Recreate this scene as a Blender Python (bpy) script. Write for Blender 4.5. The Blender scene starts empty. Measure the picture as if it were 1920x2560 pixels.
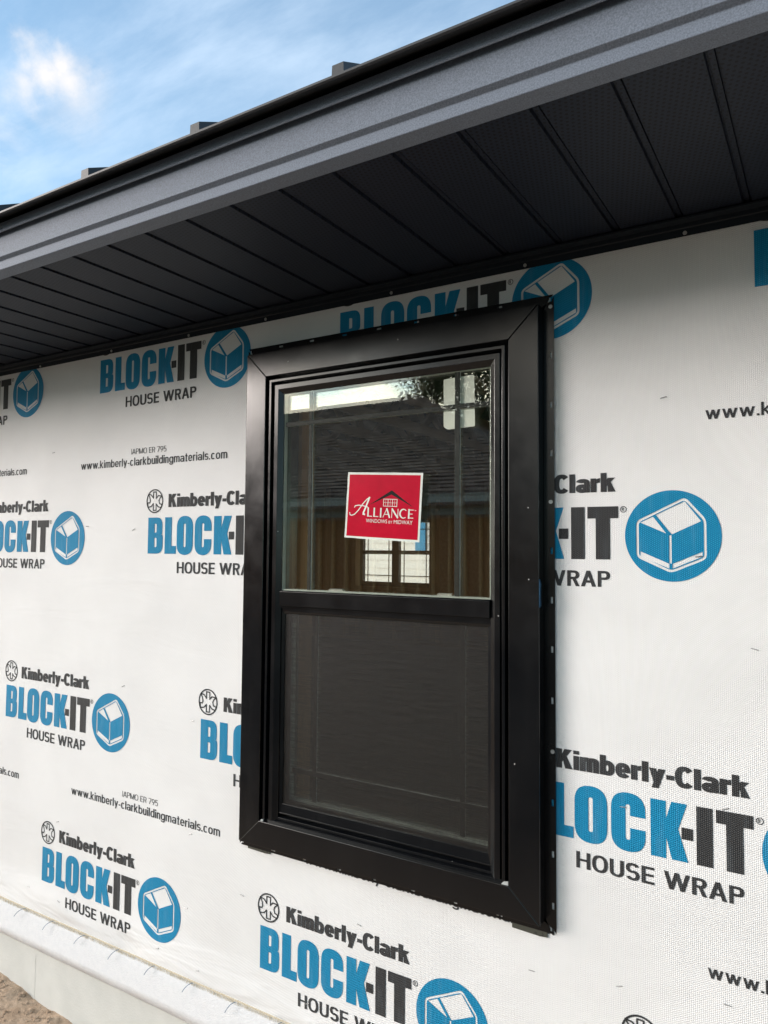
# Black single-hung window in a house-wrapped wall under a charcoal steel eave
EXPOSURE = 1.34
SUN_E = 1.5
SKY_STRENGTH = 0.08
CLOUD_OFFSET = (3.1, 1.7, 0)
CLOUD_FAR = (5.0, 5.2, 5.5, 1)
CLOUD_NEAR = (27.0, 24.5, 20.5, 1)
PUFF_GAIN = (1.12, 1.02, 0.93, 1)
GLASS_R0 = 0.17
CLOUD_LO = 0.59
import bpy, bmesh, math, random
from mathutils import Vector, Matrix, noise
from mathutils.geometry import delaunay_2d_cdt

S = bpy.context.scene
COL = S.collection
random.seed(7)

# ---------------------------------------------------------------- camera
CAM = Vector((0, -1.6, 1.65))
yaw, pit, rol = math.radians(31.642), math.radians(3.0258), math.radians(0.4598)
fwd = Vector((-math.sin(yaw)*math.cos(pit), math.cos(yaw)*math.cos(pit), math.sin(pit)))
rgt = Vector((math.cos(yaw), math.sin(yaw), 0))
upv = rgt.cross(fwd)
r2 = rgt*math.cos(rol) + upv*math.sin(rol)
u2 = upv*math.cos(rol) - rgt*math.sin(rol)
cd = bpy.data.cameras.new('camera')
cd.sensor_fit = 'VERTICAL'; cd.sensor_height = 36; cd.sensor_width = 27; cd.lens = 25.72
cd.clip_start = 0.05; cd.clip_end = 3000
cam = bpy.data.objects.new('camera', cd); COL.objects.link(cam)
m = Matrix((r2, u2, -fwd)).transposed().to_4x4(); m.translation = CAM
cam.matrix_world = m
S.camera = cam
S.view_settings.view_transform = 'Standard'
try: S.view_settings.look = 'None'
except Exception: pass
S.view_settings.gamma = 1
S.view_settings.use_curve_mapping = False
S.view_settings.exposure = EXPOSURE
S.cycles.max_bounces = 10; S.cycles.transparent_max_bounces = 16
S.cycles.diffuse_bounces = 5; S.cycles.glossy_bounces = 5

# ---------------------------------------------------------------- sky and sun
SUN_AZ = Vector((-0.82, -0.574)).normalized()     # horizontal direction towards the sun
SUN_EL = math.radians(14)
SUN_DIR = Vector((SUN_AZ.x*math.cos(SUN_EL), SUN_AZ.y*math.cos(SUN_EL), math.sin(SUN_EL)))

def N(nt, kind, **kw):
    n = nt.nodes.new(kind)
    for k, v in kw.items():
        if k.startswith('i_'):
            key = k[2:]
            key = int(key) if key.isdigit() else key.replace('_', ' ')
            n.inputs[key].default_value = v
        else:
            setattr(n, k, v)
    return n

def L(nt, a, b, o=0, i=0):
    nt.links.new(a.outputs[o], b.inputs[i])

def math_node(nt, op, a, b=None, c=None):
    n = N(nt, 'ShaderNodeMath', operation=op)
    for k, v in enumerate((a, b, c)):
        if v is None: continue
        if isinstance(v, (int, float)): n.inputs[k].default_value = v
        else: nt.links.new(v, n.inputs[k])
    return n.outputs[0]

W = bpy.data.worlds.new('World'); S.world = W; W.use_nodes = True
nt = W.node_tree; nt.nodes.clear()
out = N(nt, 'ShaderNodeOutputWorld'); bg = N(nt, 'ShaderNodeBackground'); bg.inputs[1].default_value = SKY_STRENGTH
L(nt, bg, out)
sky = N(nt, 'ShaderNodeTexSky', sky_type='NISHITA', sun_disc=False)
sky.sun_elevation = SUN_EL
sky.sun_rotation = math.atan2(SUN_AZ.x, SUN_AZ.y)
sky.air_density = 1.3; sky.dust_density = 0.2; sky.ozone_density = 2.5; sky.altitude = 200
tc = N(nt, 'ShaderNodeTexCoord')
sep = N(nt, 'ShaderNodeSeparateXYZ'); L(nt, tc, sep, 0)
zz = math_node(nt, 'MAXIMUM', sep.outputs[2], 0.0)
den = math_node(nt, 'ADD', zz, 0.16)
px = math_node(nt, 'DIVIDE', sep.outputs[0], den)
py = math_node(nt, 'DIVIDE', sep.outputs[1], den)
cmb = N(nt, 'ShaderNodeCombineXYZ')
nt.links.new(px, cmb.inputs[0]); nt.links.new(py, cmb.inputs[1])
# thin streaked cirrus
mp = N(nt, 'ShaderNodeMapping'); mp.inputs['Rotation'].default_value = (0, 0, math.radians(62)); mp.inputs['Scale'].default_value = (1.0, 3.4, 1)
L(nt, cmb, mp)
n1 = N(nt, 'ShaderNodeTexNoise', i_Scale=1.5, i_Detail=8.0, i_Roughness=0.60, i_Distortion=0.25); L(nt, mp, n1)
r1 = N(nt, 'ShaderNodeMapRange', i_1=0.34, i_2=0.78, i_3=0.28, i_4=0.80, interpolation_type='SMOOTHSTEP'); L(nt, n1, r1)
# broken cumulus, everywhere the same rule, thinning towards the zenith
n2 = N(nt, 'ShaderNodeTexNoise', i_Scale=1.15, i_Detail=8.0, i_Roughness=0.58, i_Distortion=0.25); L(nt, cmb, n2)
mp2 = N(nt, 'ShaderNodeMapping'); mp2.inputs['Location'].default_value = CLOUD_OFFSET
L(nt, cmb, mp2); nt.links.new(mp2.outputs[0], n2.inputs['Vector'])
# the cloud bank thickens towards the sun
dt = N(nt, 'ShaderNodeVectorMath', operation='DOT_PRODUCT'); L(nt, tc, dt); dt.inputs[1].default_value = SUN_DIR
bank = N(nt, 'ShaderNodeMapRange', i_1=0.3, i_2=1.0, i_3=0.0, i_4=0.22); nt.links.new(dt.outputs['Value'], bank.inputs[0])
nb2 = math_node(nt, 'ADD', n2.outputs[0], bank.outputs[0])
r2n = N(nt, 'ShaderNodeMapRange', i_1=CLOUD_LO, i_2=CLOUD_LO+0.17, i_3=0.0, i_4=0.94, interpolation_type='SMOOTHSTEP'); nt.links.new(nb2, r2n.inputs[0])
cum = r2n.outputs[0]
# one small puffy cloud above the roof, a blob around its own direction with a torn edge
nd = N(nt, 'ShaderNodeTexNoise', i_Scale=16.0, i_Detail=6.0, i_Roughness=0.6); L(nt, tc, nd)
def puff(direction, inner, outer):
    d = N(nt, 'ShaderNodeVectorMath', operation='DISTANCE'); L(nt, tc, d); d.inputs[1].default_value = Vector(direction).normalized()
    w = math_node(nt, 'MULTIPLY_ADD', nd.outputs[0], 0.095, d.outputs['Value'])
    w = math_node(nt, 'SUBTRACT', w, 0.0475)
    r = N(nt, 'ShaderNodeMapRange', i_1=outer, i_2=inner, i_3=0.0, i_4=1.0, interpolation_type='SMOOTHSTEP')
    nt.links.new(w, r.inputs[0])
    return r.outputs[0]
blobs = [((-0.730, 0.446, 0.518), -0.016, 0.034, .92), ((-0.709, 0.468, 0.527), -0.016, 0.030, .92), ((-0.722, 0.459, 0.516), -0.012, 0.044, .97), ((-0.709, 0.481, 0.514), -0.016, 0.042, 0.85),
         ((-0.713, 0.492, 0.499), -0.03, 0.058, 0.62), ((-0.737, 0.447, 0.506), -0.016, 0.036, 0.8), ((-0.726, 0.441, 0.528), -0.014, 0.020, 0.6), ((-0.703, 0.466, 0.536), -0.014, 0.020, 0.65)]
pf = None
for d_, i_, o_, g_ in blobs:
    v_ = math_node(nt, 'MULTIPLY', puff(d_, i_, o_), g_)
    pf = v_ if pf is None else math_node(nt, 'MAXIMUM', pf, v_)
# clouds are lit by the low sun: brighter and warmer on the sun's side of the sky
glow = N(nt, 'ShaderNodeMapRange', i_1=0.5, i_2=0.98, i_3=0.0, i_4=1.0); nt.links.new(dt.outputs['Value'], glow.inputs[0])
ccol = N(nt, 'ShaderNodeMix', data_type='RGBA'); nt.links.new(glow.outputs[0], ccol.inputs[0])
ccol.inputs[6].default_value = CLOUD_FAR; ccol.inputs[7].default_value = CLOUD_NEAR
skyt = N(nt, 'ShaderNodeMix', data_type='RGBA', blend_type='MULTIPLY'); skyt.inputs[0].default_value = 1; L(nt, sky, skyt, 0, 6); skyt.inputs[7].default_value = (0.70, 1.15, 1.31, 1)
cir = N(nt, 'ShaderNodeMix', data_type='RGBA'); L(nt, r1, cir, 0, 0); nt.links.new(skyt.outputs[2], cir.inputs[6])
circ = N(nt, 'ShaderNodeMix', data_type='RGBA', blend_type='MULTIPLY'); circ.inputs[0].default_value = 1
nt.links.new(ccol.outputs[2], circ.inputs[6]); circ.inputs[7].default_value = (0.80, 0.94, 1.08, 1)
nt.links.new(circ.outputs[2], cir.inputs[7])
cu = N(nt, 'ShaderNodeMix', data_type='RGBA'); nt.links.new(cum, cu.inputs[0]); nt.links.new(cir.outputs[2], cu.inputs[6]); nt.links.new(ccol.outputs[2], cu.inputs[7])
pfm = N(nt, 'ShaderNodeMix', data_type='RGBA'); nt.links.new(pf, pfm.inputs[0]); nt.links.new(cu.outputs[2], pfm.inputs[6])
pcol = N(nt, 'ShaderNodeMix', data_type='RGBA', blend_type='MULTIPLY'); pcol.inputs[0].default_value = 1
nt.links.new(ccol.outputs[2], pcol.inputs[6]); pcol.inputs[7].default_value = PUFF_GAIN
nt.links.new(pcol.outputs[2], pfm.inputs[7])
nt.links.new(pfm.outputs[2], bg.inputs[0])

sd = bpy.data.lights.new('sun', 'SUN'); sd.energy = SUN_E; sd.angle = math.radians(22); sd.color = (1.0, 0.900, 0.872)
so = bpy.data.objects.new('sun', sd); COL.objects.link(so)
so.rotation_euler = (-SUN_DIR).to_track_quat('-Z', 'Y').to_euler()
so.location = (-10, -12, 8)

# ---------------------------------------------------------------- materials
def new_mat(name):
    mt = bpy.data.materials.new(name); mt.use_nodes = True
    t = mt.node_tree; b = t.nodes['Principled BSDF']
    return mt, t, b

def obj_coords(t, scale=(1, 1, 1), rot=(0, 0, 0)):
    c = N(t, 'ShaderNodeTexCoord'); mpn = N(t, 'ShaderNodeMapping')
    mpn.inputs['Scale'].default_value = scale; mpn.inputs['Rotation'].default_value = rot
    L(t, c, mpn, 3)
    return mpn

def noisy(name, col, col2, scale=8, rough=0.6, bump=0.0, bump_scale=60, bump_dist=0.002, detail=5, spec=0.5, ior=1.45, rough_var=0.0, stretch=(1, 1, 1), metallic=0.0):
    mt, t, b = new_mat(name)
    co = obj_coords(t, stretch)
    n = N(t, 'ShaderNodeTexNoise', i_Scale=scale, i_Detail=detail, i_Roughness=0.6); L(t, co, n)
    rp = N(t, 'ShaderNodeValToRGB'); L(t, n, rp)
    rp.color_ramp.elements[0].position = 0.35; rp.color_ramp.elements[0].color = (*col, 1)
    rp.color_ramp.elements[1].position = 0.65; rp.color_ramp.elements[1].color = (*col2, 1)
    L(t, rp, b, 0, 'Base Color')
    b.inputs['Roughness'].default_value = rough; b.inputs['IOR'].default_value = ior
    b.inputs['Metallic'].default_value = metallic
    b.inputs['Specular IOR Level'].default_value = spec
    if rough_var:
        rr = N(t, 'ShaderNodeMapRange', i_1=0.3, i_2=0.7, i_3=rough-rough_var, i_4=rough+rough_var); L(t, n, rr); L(t, rr, b, 0, 'Roughness')
    if bump:
        n3 = N(t, 'ShaderNodeTexNoise', i_Scale=bump_scale, i_Detail=4.0, i_Roughness=0.6); L(t, co, n3)
        bp = N(t, 'ShaderNodeBump', i_Strength=bump, i_Distance=bump_dist); L(t, n3, bp, 0, 'Height'); L(t, bp, b, 0, 'Normal')
    return mt

def hexdots(t, period=0.0042, ang=0.0):
    """sum of three cosines in the wall plane: a hexagonal field of round dimples, -1.5..3"""
    c = N(t, 'ShaderNodeNewGeometry')
    k = 2*math.pi/(period*math.sqrt(3)/2)
    tot = None
    for a in (0, 60, 120):
        a = math.radians(a)+ang
        d = N(t, 'ShaderNodeVectorMath', operation='DOT_PRODUCT'); L(t, c, d, 0, 0)
        d.inputs[1].default_value = (k*math.cos(a), 0, k*math.sin(a))
        cs = math_node(t, 'COSINE', d.outputs['Value'])
        tot = cs if tot is None else math_node(t, 'ADD', tot, cs)
    return tot

def wrap_mat(name, col, dotcol, strength=0.35, rough=0.5, worn=0.0):
    mt, t, b = new_mat(name)
    h = hexdots(t)
    dm = N(t, 'ShaderNodeMapRange', i_1=0.6, i_2=2.6, i_3=0.0, i_4=1.0); t.links.new(h, dm.inputs[0])
    mx = N(t, 'ShaderNodeMix', data_type='RGBA'); L(t, dm, mx, 0, 0)
    mx.inputs[6].default_value = (*col, 1); mx.inputs[7].default_value = (*dotcol, 1)
    base = mx.outputs[2]
    g = N(t, 'ShaderNodeNewGeometry')
    n = N(t, 'ShaderNodeTexNoise', i_Scale=3.0, i_Detail=4.0); L(t, g, n)
    vr = N(t, 'ShaderNodeMapRange', i_1=0.3, i_2=0.7, i_3=0.94, i_4=1.04); L(t, n, vr)
    mu = N(t, 'ShaderNodeMix', data_type='RGBA', blend_type='MULTIPLY'); mu.inputs[0].default_value = 1
    t.links.new(base, mu.inputs[6]); L(t, vr, mu, 0, 7)
    base = mu.outputs[2]
    if worn:
        mpx = N(t, 'ShaderNodeMapping'); mpx.inputs['Scale'].default_value = (55, 1, 7); L(t, g, mpx)
        nw = N(t, 'ShaderNodeTexNoise', i_Scale=1.0, i_Detail=3.0); L(t, mpx, nw)
        wr = N(t, 'ShaderNodeMapRange', i_1=0.52, i_2=0.8, i_3=0.0, i_4=worn); L(t, nw, wr)
        m3 = N(t, 'ShaderNodeMix', data_type='RGBA'); L(t, wr, m3, 0, 0); t.links.new(base, m3.inputs[6]); m3.inputs[7].default_value = (0.5, 0.6, 0.66, 1)
        base = m3.outputs[2]
    t.links.new(base, b.inputs['Base Color'])
    b.inputs['Roughness'].default_value = rough
    b.inputs['Specular IOR Level'].default_value = 0.18
    # large soft waves and, near the bottom hem, slack folds
    sp = N(t, 'ShaderNodeSeparateXYZ'); L(t, g, sp)
    mw = N(t, 'ShaderNodeMapping'); mw.inputs['Scale'].default_value = (2.2, 1, 9); mw.inputs['Rotation'].default_value = (0, math.radians(8), 0); L(t, g, mw)
    fold = N(t, 'ShaderNodeTexNoise', i_Scale=1.0, i_Detail=3.0, i_Distortion=0.6); L(t, mw, fold)
    hem = N(t, 'ShaderNodeMapRange', i_1=0.52, i_2=0.40, i_3=0.11, i_4=1.0, interpolation_type='SMOOTHSTEP'); L(t, sp, hem, 2, 0)
    fo = math_node(t, 'MULTIPLY', fold.outputs[0], hem.outputs[0])
    b1 = N(t, 'ShaderNodeBump', i_Strength=0.85, i_Distance=0.03); t.links.new(fo, b1.inputs['Height'])
    b2 = N(t, 'ShaderNodeBump', i_Strength=strength, i_Distance=0.0009); t.links.new(h, b2.inputs['Height']); L(t, b1, b2, 0, 'Normal')
    L(t, b2, b, 0, 'Normal')
    return mt

M_WRAP = wrap_mat('house wrap white', (0.775, 0.775, 0.765), (0.86, 0.86, 0.85), 0.33)
M_BLUE = wrap_mat('blue ink', (0.003, 0.215, 0.410), (0.028, 0.37, 0.62), 0.5, 0.55, 0.10)
M_INK = wrap_mat('charcoal ink', (0.030, 0.031, 0.032), (0.115, 0.117, 0.12), 0.5, 0.55, 0.08)

def metal_mat(name, col, rough, grain, dots=False):
    """pre-painted textured steel: fine pebble grain; perforations as small dark holes for the soffit"""
    mt, t, b = new_mat(name)
    g = N(t, 'ShaderNodeNewGeometry')
    n = N(t, 'ShaderNodeTexNoise', i_Scale=420.0, i_Detail=2.0, i_Roughness=0.7); L(t, g, n)
    rp = N(t, 'ShaderNodeMapRange', i_1=0.3, i_2=0.7, i_3=1.0-grain, i_4=1.0+grain); L(t, n, rp)
    mu = N(t, 'ShaderNodeMix', data_type='RGBA', blend_type='MULTIPLY'); mu.inputs[0].default_value = 1
    mu.inputs[6].default_value = (*col, 1); L(t, rp, mu, 0, 7)
    base = mu.outputs[2]
    if dots:
        k = 2*math.pi/(0.0105*math.sqrt(3)/2); tot = None
        for a in (15, 75, 135):
            a = math.radians(a)
            d = N(t, 'ShaderNodeVectorMath', operation='DOT_PRODUCT'); L(t, g, d, 0, 0)
            d.inputs[1].default_value = (k*math.cos(a), k*math.sin(a), 0)
            cs = math_node(t, 'COSINE', d.outputs['Value'])
            tot = cs if tot is None else math_node(t, 'ADD', tot, cs)
        hl = N(t, 'ShaderNodeMapRange', i_1=0.7, i_2=1.5, i_3=0.0, i_4=0.8); t.links.new(tot, hl.inputs[0])
        m3 = N(t, 'ShaderNodeMix', data_type='RGBA'); L(t, hl, m3, 0, 0); t.links.new(base, m3.inputs[6]); m3.inputs[7].default_value = (0.001, 0.001, 0.0015, 1)
        base = m3.outputs[2]
    t.links.new(base, b.inputs['Base Color'])
    b.inputs['Roughness'].default_value = rough; b.inputs['Specular IOR Level'].default_value = 0.25
    bp = N(t, 'ShaderNodeBump', i_Strength=0.35, i_Distance=0.0008); L(t, n, bp, 0, 'Height'); L(t, bp, b, 0, 'Normal')
    return mt

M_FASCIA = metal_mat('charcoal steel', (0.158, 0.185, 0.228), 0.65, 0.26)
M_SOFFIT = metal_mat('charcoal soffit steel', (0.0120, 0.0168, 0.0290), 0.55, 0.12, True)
M_ROOF = metal_mat('roof steel', (0.04, 0.044, 0.05), 0.45, 0.1)
M_CHANNEL = metal_mat('trim steel', (0.014, 0.019, 0.026), 0.5, 0.08)

def vinyl(name, col=(0.0016, 0.0019, 0.0028), rough=0.20, ior=1.60):
    mt, t, b = new_mat(name)
    co = obj_coords(t, (1, 1, 1))
    n = N(t, 'ShaderNodeTexNoise', i_Scale=7.0, i_Detail=6.0, i_Roughness=0.65); L(t, co, n)
    rr = N(t, 'ShaderNodeMapRange', i_1=0.3, i_2=0.75, i_3=rough-0.05, i_4=rough+0.08); L(t, n, rr); L(t, rr, b, 0, 'Roughness')
    st = obj_coords(t, (16, 16, 1.6))
    n4 = N(t, 'ShaderNodeTexNoise', i_Scale=2.0, i_Detail=5.0); L(t, st, n4)
    du = N(t, 'ShaderNodeMapRange', i_1=0.5, i_2=0.85, i_3=0.0, i_4=0.012); L(t, n4, du)
    mx = N(t, 'ShaderNodeMix', data_type='RGBA'); L(t, du, mx, 0, 0); mx.inputs[6].default_value = (*col, 1); mx.inputs[7].default_value = (0.32, 0.31, 0.29, 1)
    # pin-prick dust specks
    vo = N(t, 'ShaderNodeTexVoronoi', i_Scale=26.0); L(t, co, vo)
    sk = N(t, 'ShaderNodeMapRange', i_1=0.050, i_2=0.038, i_3=0.0, i_4=0.85); L(t, vo, sk)
    wn = N(t, 'ShaderNodeMath', operation='GREATER_THAN'); wn.inputs[1].default_value = 0.72
    sc = N(t, 'ShaderNodeSeparateColor'); L(t, vo, sc, 1); L(t, sc, wn)
    sk2 = math_node(t, 'MULTIPLY', sk.outputs[0], wn.outputs[0])
    m2 = N(t, 'ShaderNodeMix', data_type='RGBA'); t.links.new(sk2, m2.inputs[0]); t.links.new(mx.outputs[2], m2.inputs[6]); m2.inputs[7].default_value = (0.5, 0.49, 0.46, 1)
    t.links.new(m2.outputs[2], b.inputs['Base Color'])
    b.inputs['IOR'].default_value = ior
    bp = N(t, 'ShaderNodeBump', i_Strength=0.06, i_Distance=0.002); L(t, n, bp, 0, 'Height'); L(t, bp, b, 0, 'Normal')
    return mt

M_VINYL = vinyl('black frame')
M_VINYL2 = vinyl('black sash', (0.003, 0.0035, 0.0045), 0.2, 1.55)
M_FLANGE = vinyl('black flange', (0.004, 0.004, 0.0045), 0.22, 1.5)
M_MUNTIN = noisy('grille bar', (0.016, 0.019, 0.018), (0.024, 0.028, 0.026), 20, 0.55, spec=0.25)
M_BARBACK = noisy('grille bar back', (0.62, 0.64, 0.62), (0.68, 0.70, 0.68), 20, 0.4)
M_SPACER = noisy('pane spacer', (0.36, 0.40, 0.36), (0.42, 0.46, 0.41), 30, 0.45)

def glass(name, r0, tint):
    mt = bpy.data.materials.new(name); mt.use_nodes = True
    t = mt.node_tree; t.nodes.clear()
    o = N(t, 'ShaderNodeOutputMaterial')
    g = N(t, 'ShaderNodeNewGeometry')
    d = N(t, 'ShaderNodeVectorMath', operation='DOT_PRODUCT'); L(t, g, d, 'Normal', 0); L(t, g, d, 'Incoming', 1)
    c = math_node(t, 'ABSOLUTE', d.outputs['Value'])
    f = math_node(t, 'POWER', math_node(t, 'SUBTRACT', 1.0, c), 5.0)
    f = math_node(t, 'MULTIPLY_ADD', f, 1.0-r0, r0)
    tr = N(t, 'ShaderNodeBsdfTransparent'); tr.inputs[0].default_value = (*tint, 1)
    gl = N(t, 'ShaderNodeBsdfGlossy'); gl.inputs['Roughness'].default_value = 0.0; gl.inputs['Color'].default_value = (0.97, 1.0, 0.95, 1)
    mp_ = N(t, 'ShaderNodeMapping'); mp_.inputs['Scale'].default_value = (1, 1, 0.7); L(t, g, mp_)
    nn = N(t, 'ShaderNodeTexNoise', i_Scale=2.2, i_Detail=1.0); L(t, mp_, nn)
    bp = N(t, 'ShaderNodeBump', i_Strength=0.10, i_Distance=0.006); L(t, nn, bp, 0, 'Height'); L(t, bp, gl, 0, 'Normal')
    mx = N(t, 'ShaderNodeMixShader'); t.links.new(f, mx.inputs[0]); L(t, tr, mx, 0, 1); L(t, gl, mx, 0, 2)
    L(t, mx, o)
    return mt
M_GLASS = glass('window glass', 0.05, (0.975, 0.98, 0.962))
M_GLASS_IN = glass('inner window glass', GLASS_R0, (0.975, 0.98, 0.962))

def screen_mat():
    mt = bpy.data.materials.new('insect screen mesh'); mt.use_nodes = True
    t = mt.node_tree; t.nodes.clear()
    o = N(t, 'ShaderNodeOutputMaterial')
    g = N(t, 'ShaderNodeNewGeometry')
    mpx = N(t, 'ShaderNodeMapping'); mpx.inputs['Scale'].default_value = (9, 1, 520); L(t, g, mpx)
    n = N(t, 'ShaderNodeTexNoise', i_Scale=1.0, i_Detail=2.0); L(t, mpx, n)
    mpz = N(t, 'ShaderNodeMapping'); mpz.inputs['Scale'].default_value = (420, 1, 14); L(t, g, mpz)
    nz = N(t, 'ShaderNodeTexNoise', i_Scale=1.0, i_Detail=2.0); L(t, mpz, nz)
    mix = math_node(t, 'ADD', n.outputs[0], math_node(t, 'MULTIPLY', nz.outputs[0], 0.35))
    fac = N(t, 'ShaderNodeMapRange', i_1=0.45, i_2=0.9, i_3=0.20, i_4=0.58); t.links.new(mix, fac.inputs[0])
    tr = N(t, 'ShaderNodeBsdfTransparent')
    df = N(t, 'ShaderNodeBsdfPrincipled'); df.inputs['Base Color'].default_value = (0.012, 0.0095, 0.007, 1); df.inputs['Roughness'].default_value = 0.6
    mx = N(t, 'ShaderNodeMixShader'); L(t, fac, mx, 0, 0); L(t, tr, mx, 0, 1); L(t, df, mx, 0, 2); L(t, mx, o)
    return mt
M_SCREEN = screen_mat()

M_FLEECE = noisy('white fleece', (0.75, 0.765, 0.78), (0.80, 0.81, 0.82), 60, 1.0, 0.8, 240, 0.0025, spec=0.08)
M_TAN = noisy('raw edge', (0.56, 0.48, 0.33), (0.70, 0.64, 0.52), 60, 0.8, 0.4, 300, 0.002, stretch=(4, 1, 1))
M_CONC = noisy('parged concrete', (0.56, 0.565, 0.53), (0.65, 0.65, 0.61), 5, 0.85, 0.45, 150, 0.002)
M_CRACK = noisy('fine crack', (0.42, 0.42, 0.39), (0.5, 0.5, 0.47), 20, 0.9, spec=0.1)
M_THREAD = noisy('blue grey thread', (0.10, 0.17, 0.25), (0.13, 0.21, 0.30), 20, 0.6)
M_STAPLE = noisy('staple wire', (0.20, 0.20, 0.20), (0.30, 0.30, 0.30), 20, 0.35, metallic=0.6)
M_NAIL = noisy('galvanised nail', (0.42, 0.42, 0.41), (0.55, 0.55, 0.54), 60, 0.4, metallic=0.5)
M_WHITE = noisy('white plastic', (0.78, 0.79, 0.77), (0.82, 0.82, 0.80), 20, 0.4)
M_STRIPW = noisy('weld flash', (0.40, 0.42, 0.40), (0.5, 0.52, 0.5), 20, 0.5)
M_SHIM = noisy('olive plastic shim', (0.055, 0.058, 0.045), (0.075, 0.078, 0.062), 20, 0.5)
M_SHIMINK = noisy('shim ink', (0.01, 0.01, 0.01), (0.012, 0.012, 0.012), 20, 0.5)
M_FILM = noisy('blue film', (0.008, 0.035, 0.075), (0.02, 0.07, 0.13), 40, 0.3)
M_WOOD = noisy('framing lumber', (0.55, 0.27, 0.11), (0.66, 0.37, 0.18), 3, 0.7, 0.2, 40, 0.002, stretch=(12, 12, 1))
M_WOODH = noisy('lumber along y', (0.36, 0.24, 0.13), (0.46, 0.32, 0.18), 3, 0.7, stretch=(12, 1, 12))
M_OSB = noisy('osb sheathing', (0.34, 0.145, 0.058), (0.46, 0.22, 0.10), 22, 0.75)
M_SLAB = noisy('interior slab', (0.22, 0.21, 0.20), (0.28, 0.27, 0.25), 3, 0.8)
M_FARFRAME = noisy('dark bronze frame', (0.045, 0.045, 0.045), (0.06, 0.06, 0.06), 10, 0.4)
M_SIDING = noisy('white siding', (0.78, 0.80, 0.79), (0.82, 0.84, 0.83), 6, 0.6)
M_BLUEP = noisy('blue panel', (0.02, 0.24, 0.48), (0.03, 0.28, 0.53), 6, 0.5)
M_SHING = noisy('dark shingles', (0.095, 0.062, 0.054), (0.24, 0.17, 0.148), 4, 0.9, 0.6, 90, 0.01, stretch=(1.2, 1, 1))
M_NFASC = noisy('grey fascia', (0.30, 0.27, 0.24), (0.36, 0.33, 0.30), 4, 0.5)
M_BARK = noisy('bark', (0.075, 0.058, 0.046), (0.13, 0.105, 0.085), 6, 0.9, 0.8, 25, 0.03, stretch=(3, 3, 0.6))
M_LEAF = noisy('leaves', (0.035, 0.055, 0.020), (0.075, 0.10, 0.038), 1.4, 0.6)

def dirt_mat():
    mt, t, b = new_mat('bare dirt')
    g = N(t, 'ShaderNodeNewGeometry')
    n = N(t, 'ShaderNodeTexNoise', i_Scale=14.0, i_Detail=8.0, i_Roughness=0.65); L(t, g, n)
    rp = N(t, 'ShaderNodeValToRGB'); L(t, n, rp)
    rp.color_ramp.elements[0].position = 0.3; rp.color_ramp.elements[0].color = (0.38, 0.265, 0.18, 1)
    rp.color_ramp.elements[1].position = 0.7; rp.color_ramp.elements[1].color = (0.62, 0.47, 0.345, 1)
    sp = N(t, 'ShaderNodeSeparateXYZ'); L(t, g, sp)
    far = N(t, 'ShaderNodeMapRange', i_1=-0.9, i_2=-2.6, i_3=0.0, i_4=1.0); L(t, sp, far, 1, 0)
    gr = N(t, 'ShaderNodeMix', data_type='RGBA'); L(t, far, gr, 0, 0); L(t, rp, gr, 0, 6)      # unseen yard soil, darkened away from the wall to cut its bounce light
    g2 = N(t, 'ShaderNodeValToRGB'); L(t, n, g2)
    g2.color_ramp.elements[0].position = 0.3; g2.color_ramp.elements[0].color = (0.045, 0.039, 0.033, 1)
    g2.color_ramp.elements[1].position = 0.7; g2.color_ramp.elements[1].color = (0.092, 0.080, 0.068, 1)
    L(t, g2, gr, 0, 7)
    t.links.new(gr.outputs[2], b.inputs['Base Color']); b.inputs['Roughness'].default_value = 0.95; b.inputs['Specular IOR Level'].default_value = 0.2
    n2_ = N(t, 'ShaderNodeTexNoise', i_Scale=95.0, i_Detail=6.0, i_Roughness=0.7); L(t, g, n2_)
    bp = N(t, 'ShaderNodeBump', i_Strength=0.8, i_Distance=0.01); L(t, n2_, bp, 0, 'Height'); L(t, bp, b, 0, 'Normal')
    return mt
M_DIRT = dirt_mat()

def gloss_mat(name, col, rough=0.18, coat=0.5):
    mt, t, b = new_mat(name)
    b.inputs['Base Color'].default_value = (*col, 1); b.inputs['Roughness'].default_value = rough
    b.inputs['Coat Weight'].default_value = coat; b.inputs['Coat Roughness'].default_value = 0.06
    g = N(t, 'ShaderNodeNewGeometry')
    n = N(t, 'ShaderNodeTexNoise', i_Scale=22.0, i_Detail=3.0); L(t, g, n)
    v = N(t, 'ShaderNodeMapRange', i_1=0.3, i_2=0.7, i_3=0.9, i_4=1.08); L(t, n, v)
    mu = N(t, 'ShaderNodeMix', data_type='RGBA', blend_type='MULTIPLY'); mu.inputs[0].default_value = 1
    mu.inputs[6].default_value = (*col, 1); L(t, v, mu, 0, 7); t.links.new(mu.outputs[2], b.inputs['Base Color'])
    bp = N(t, 'ShaderNodeBump', i_Strength=0.12, i_Distance=0.004); L(t, n, bp, 0, 'Height'); L(t, bp, b, 0, 'Normal'); L(t, bp, b, 0, 'Coat Normal')
    return mt
M_RED = gloss_mat('red vinyl', (0.50, 0.003, 0.026))
M_STWHITE = gloss_mat('sticker white', (0.76, 0.80, 0.74))
M_STBLACK = gloss_mat('sticker black', (0.014, 0.016, 0.015))
M_PALE = gloss_mat('pale paper', (0.74, 0.78, 0.70), 0.5, 0.1)
# ---------------------------------------------------------------- object helpers
def link(name, me, parent=None, mats=(), kind=None):
    o = bpy.data.objects.new(name, me); COL.objects.link(o)
    if parent is not None: o.parent = parent
    for mt in mats:
        if me is not None and mt.name not in [x.name for x in me.materials if x]: me.materials.append(mt)
    if kind: o['kind'] = kind
    return o

def tag(o, label, cat, group=None):
    o['label'] = label; o['category'] = cat
    if group: o['group'] = group
    return o

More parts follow.
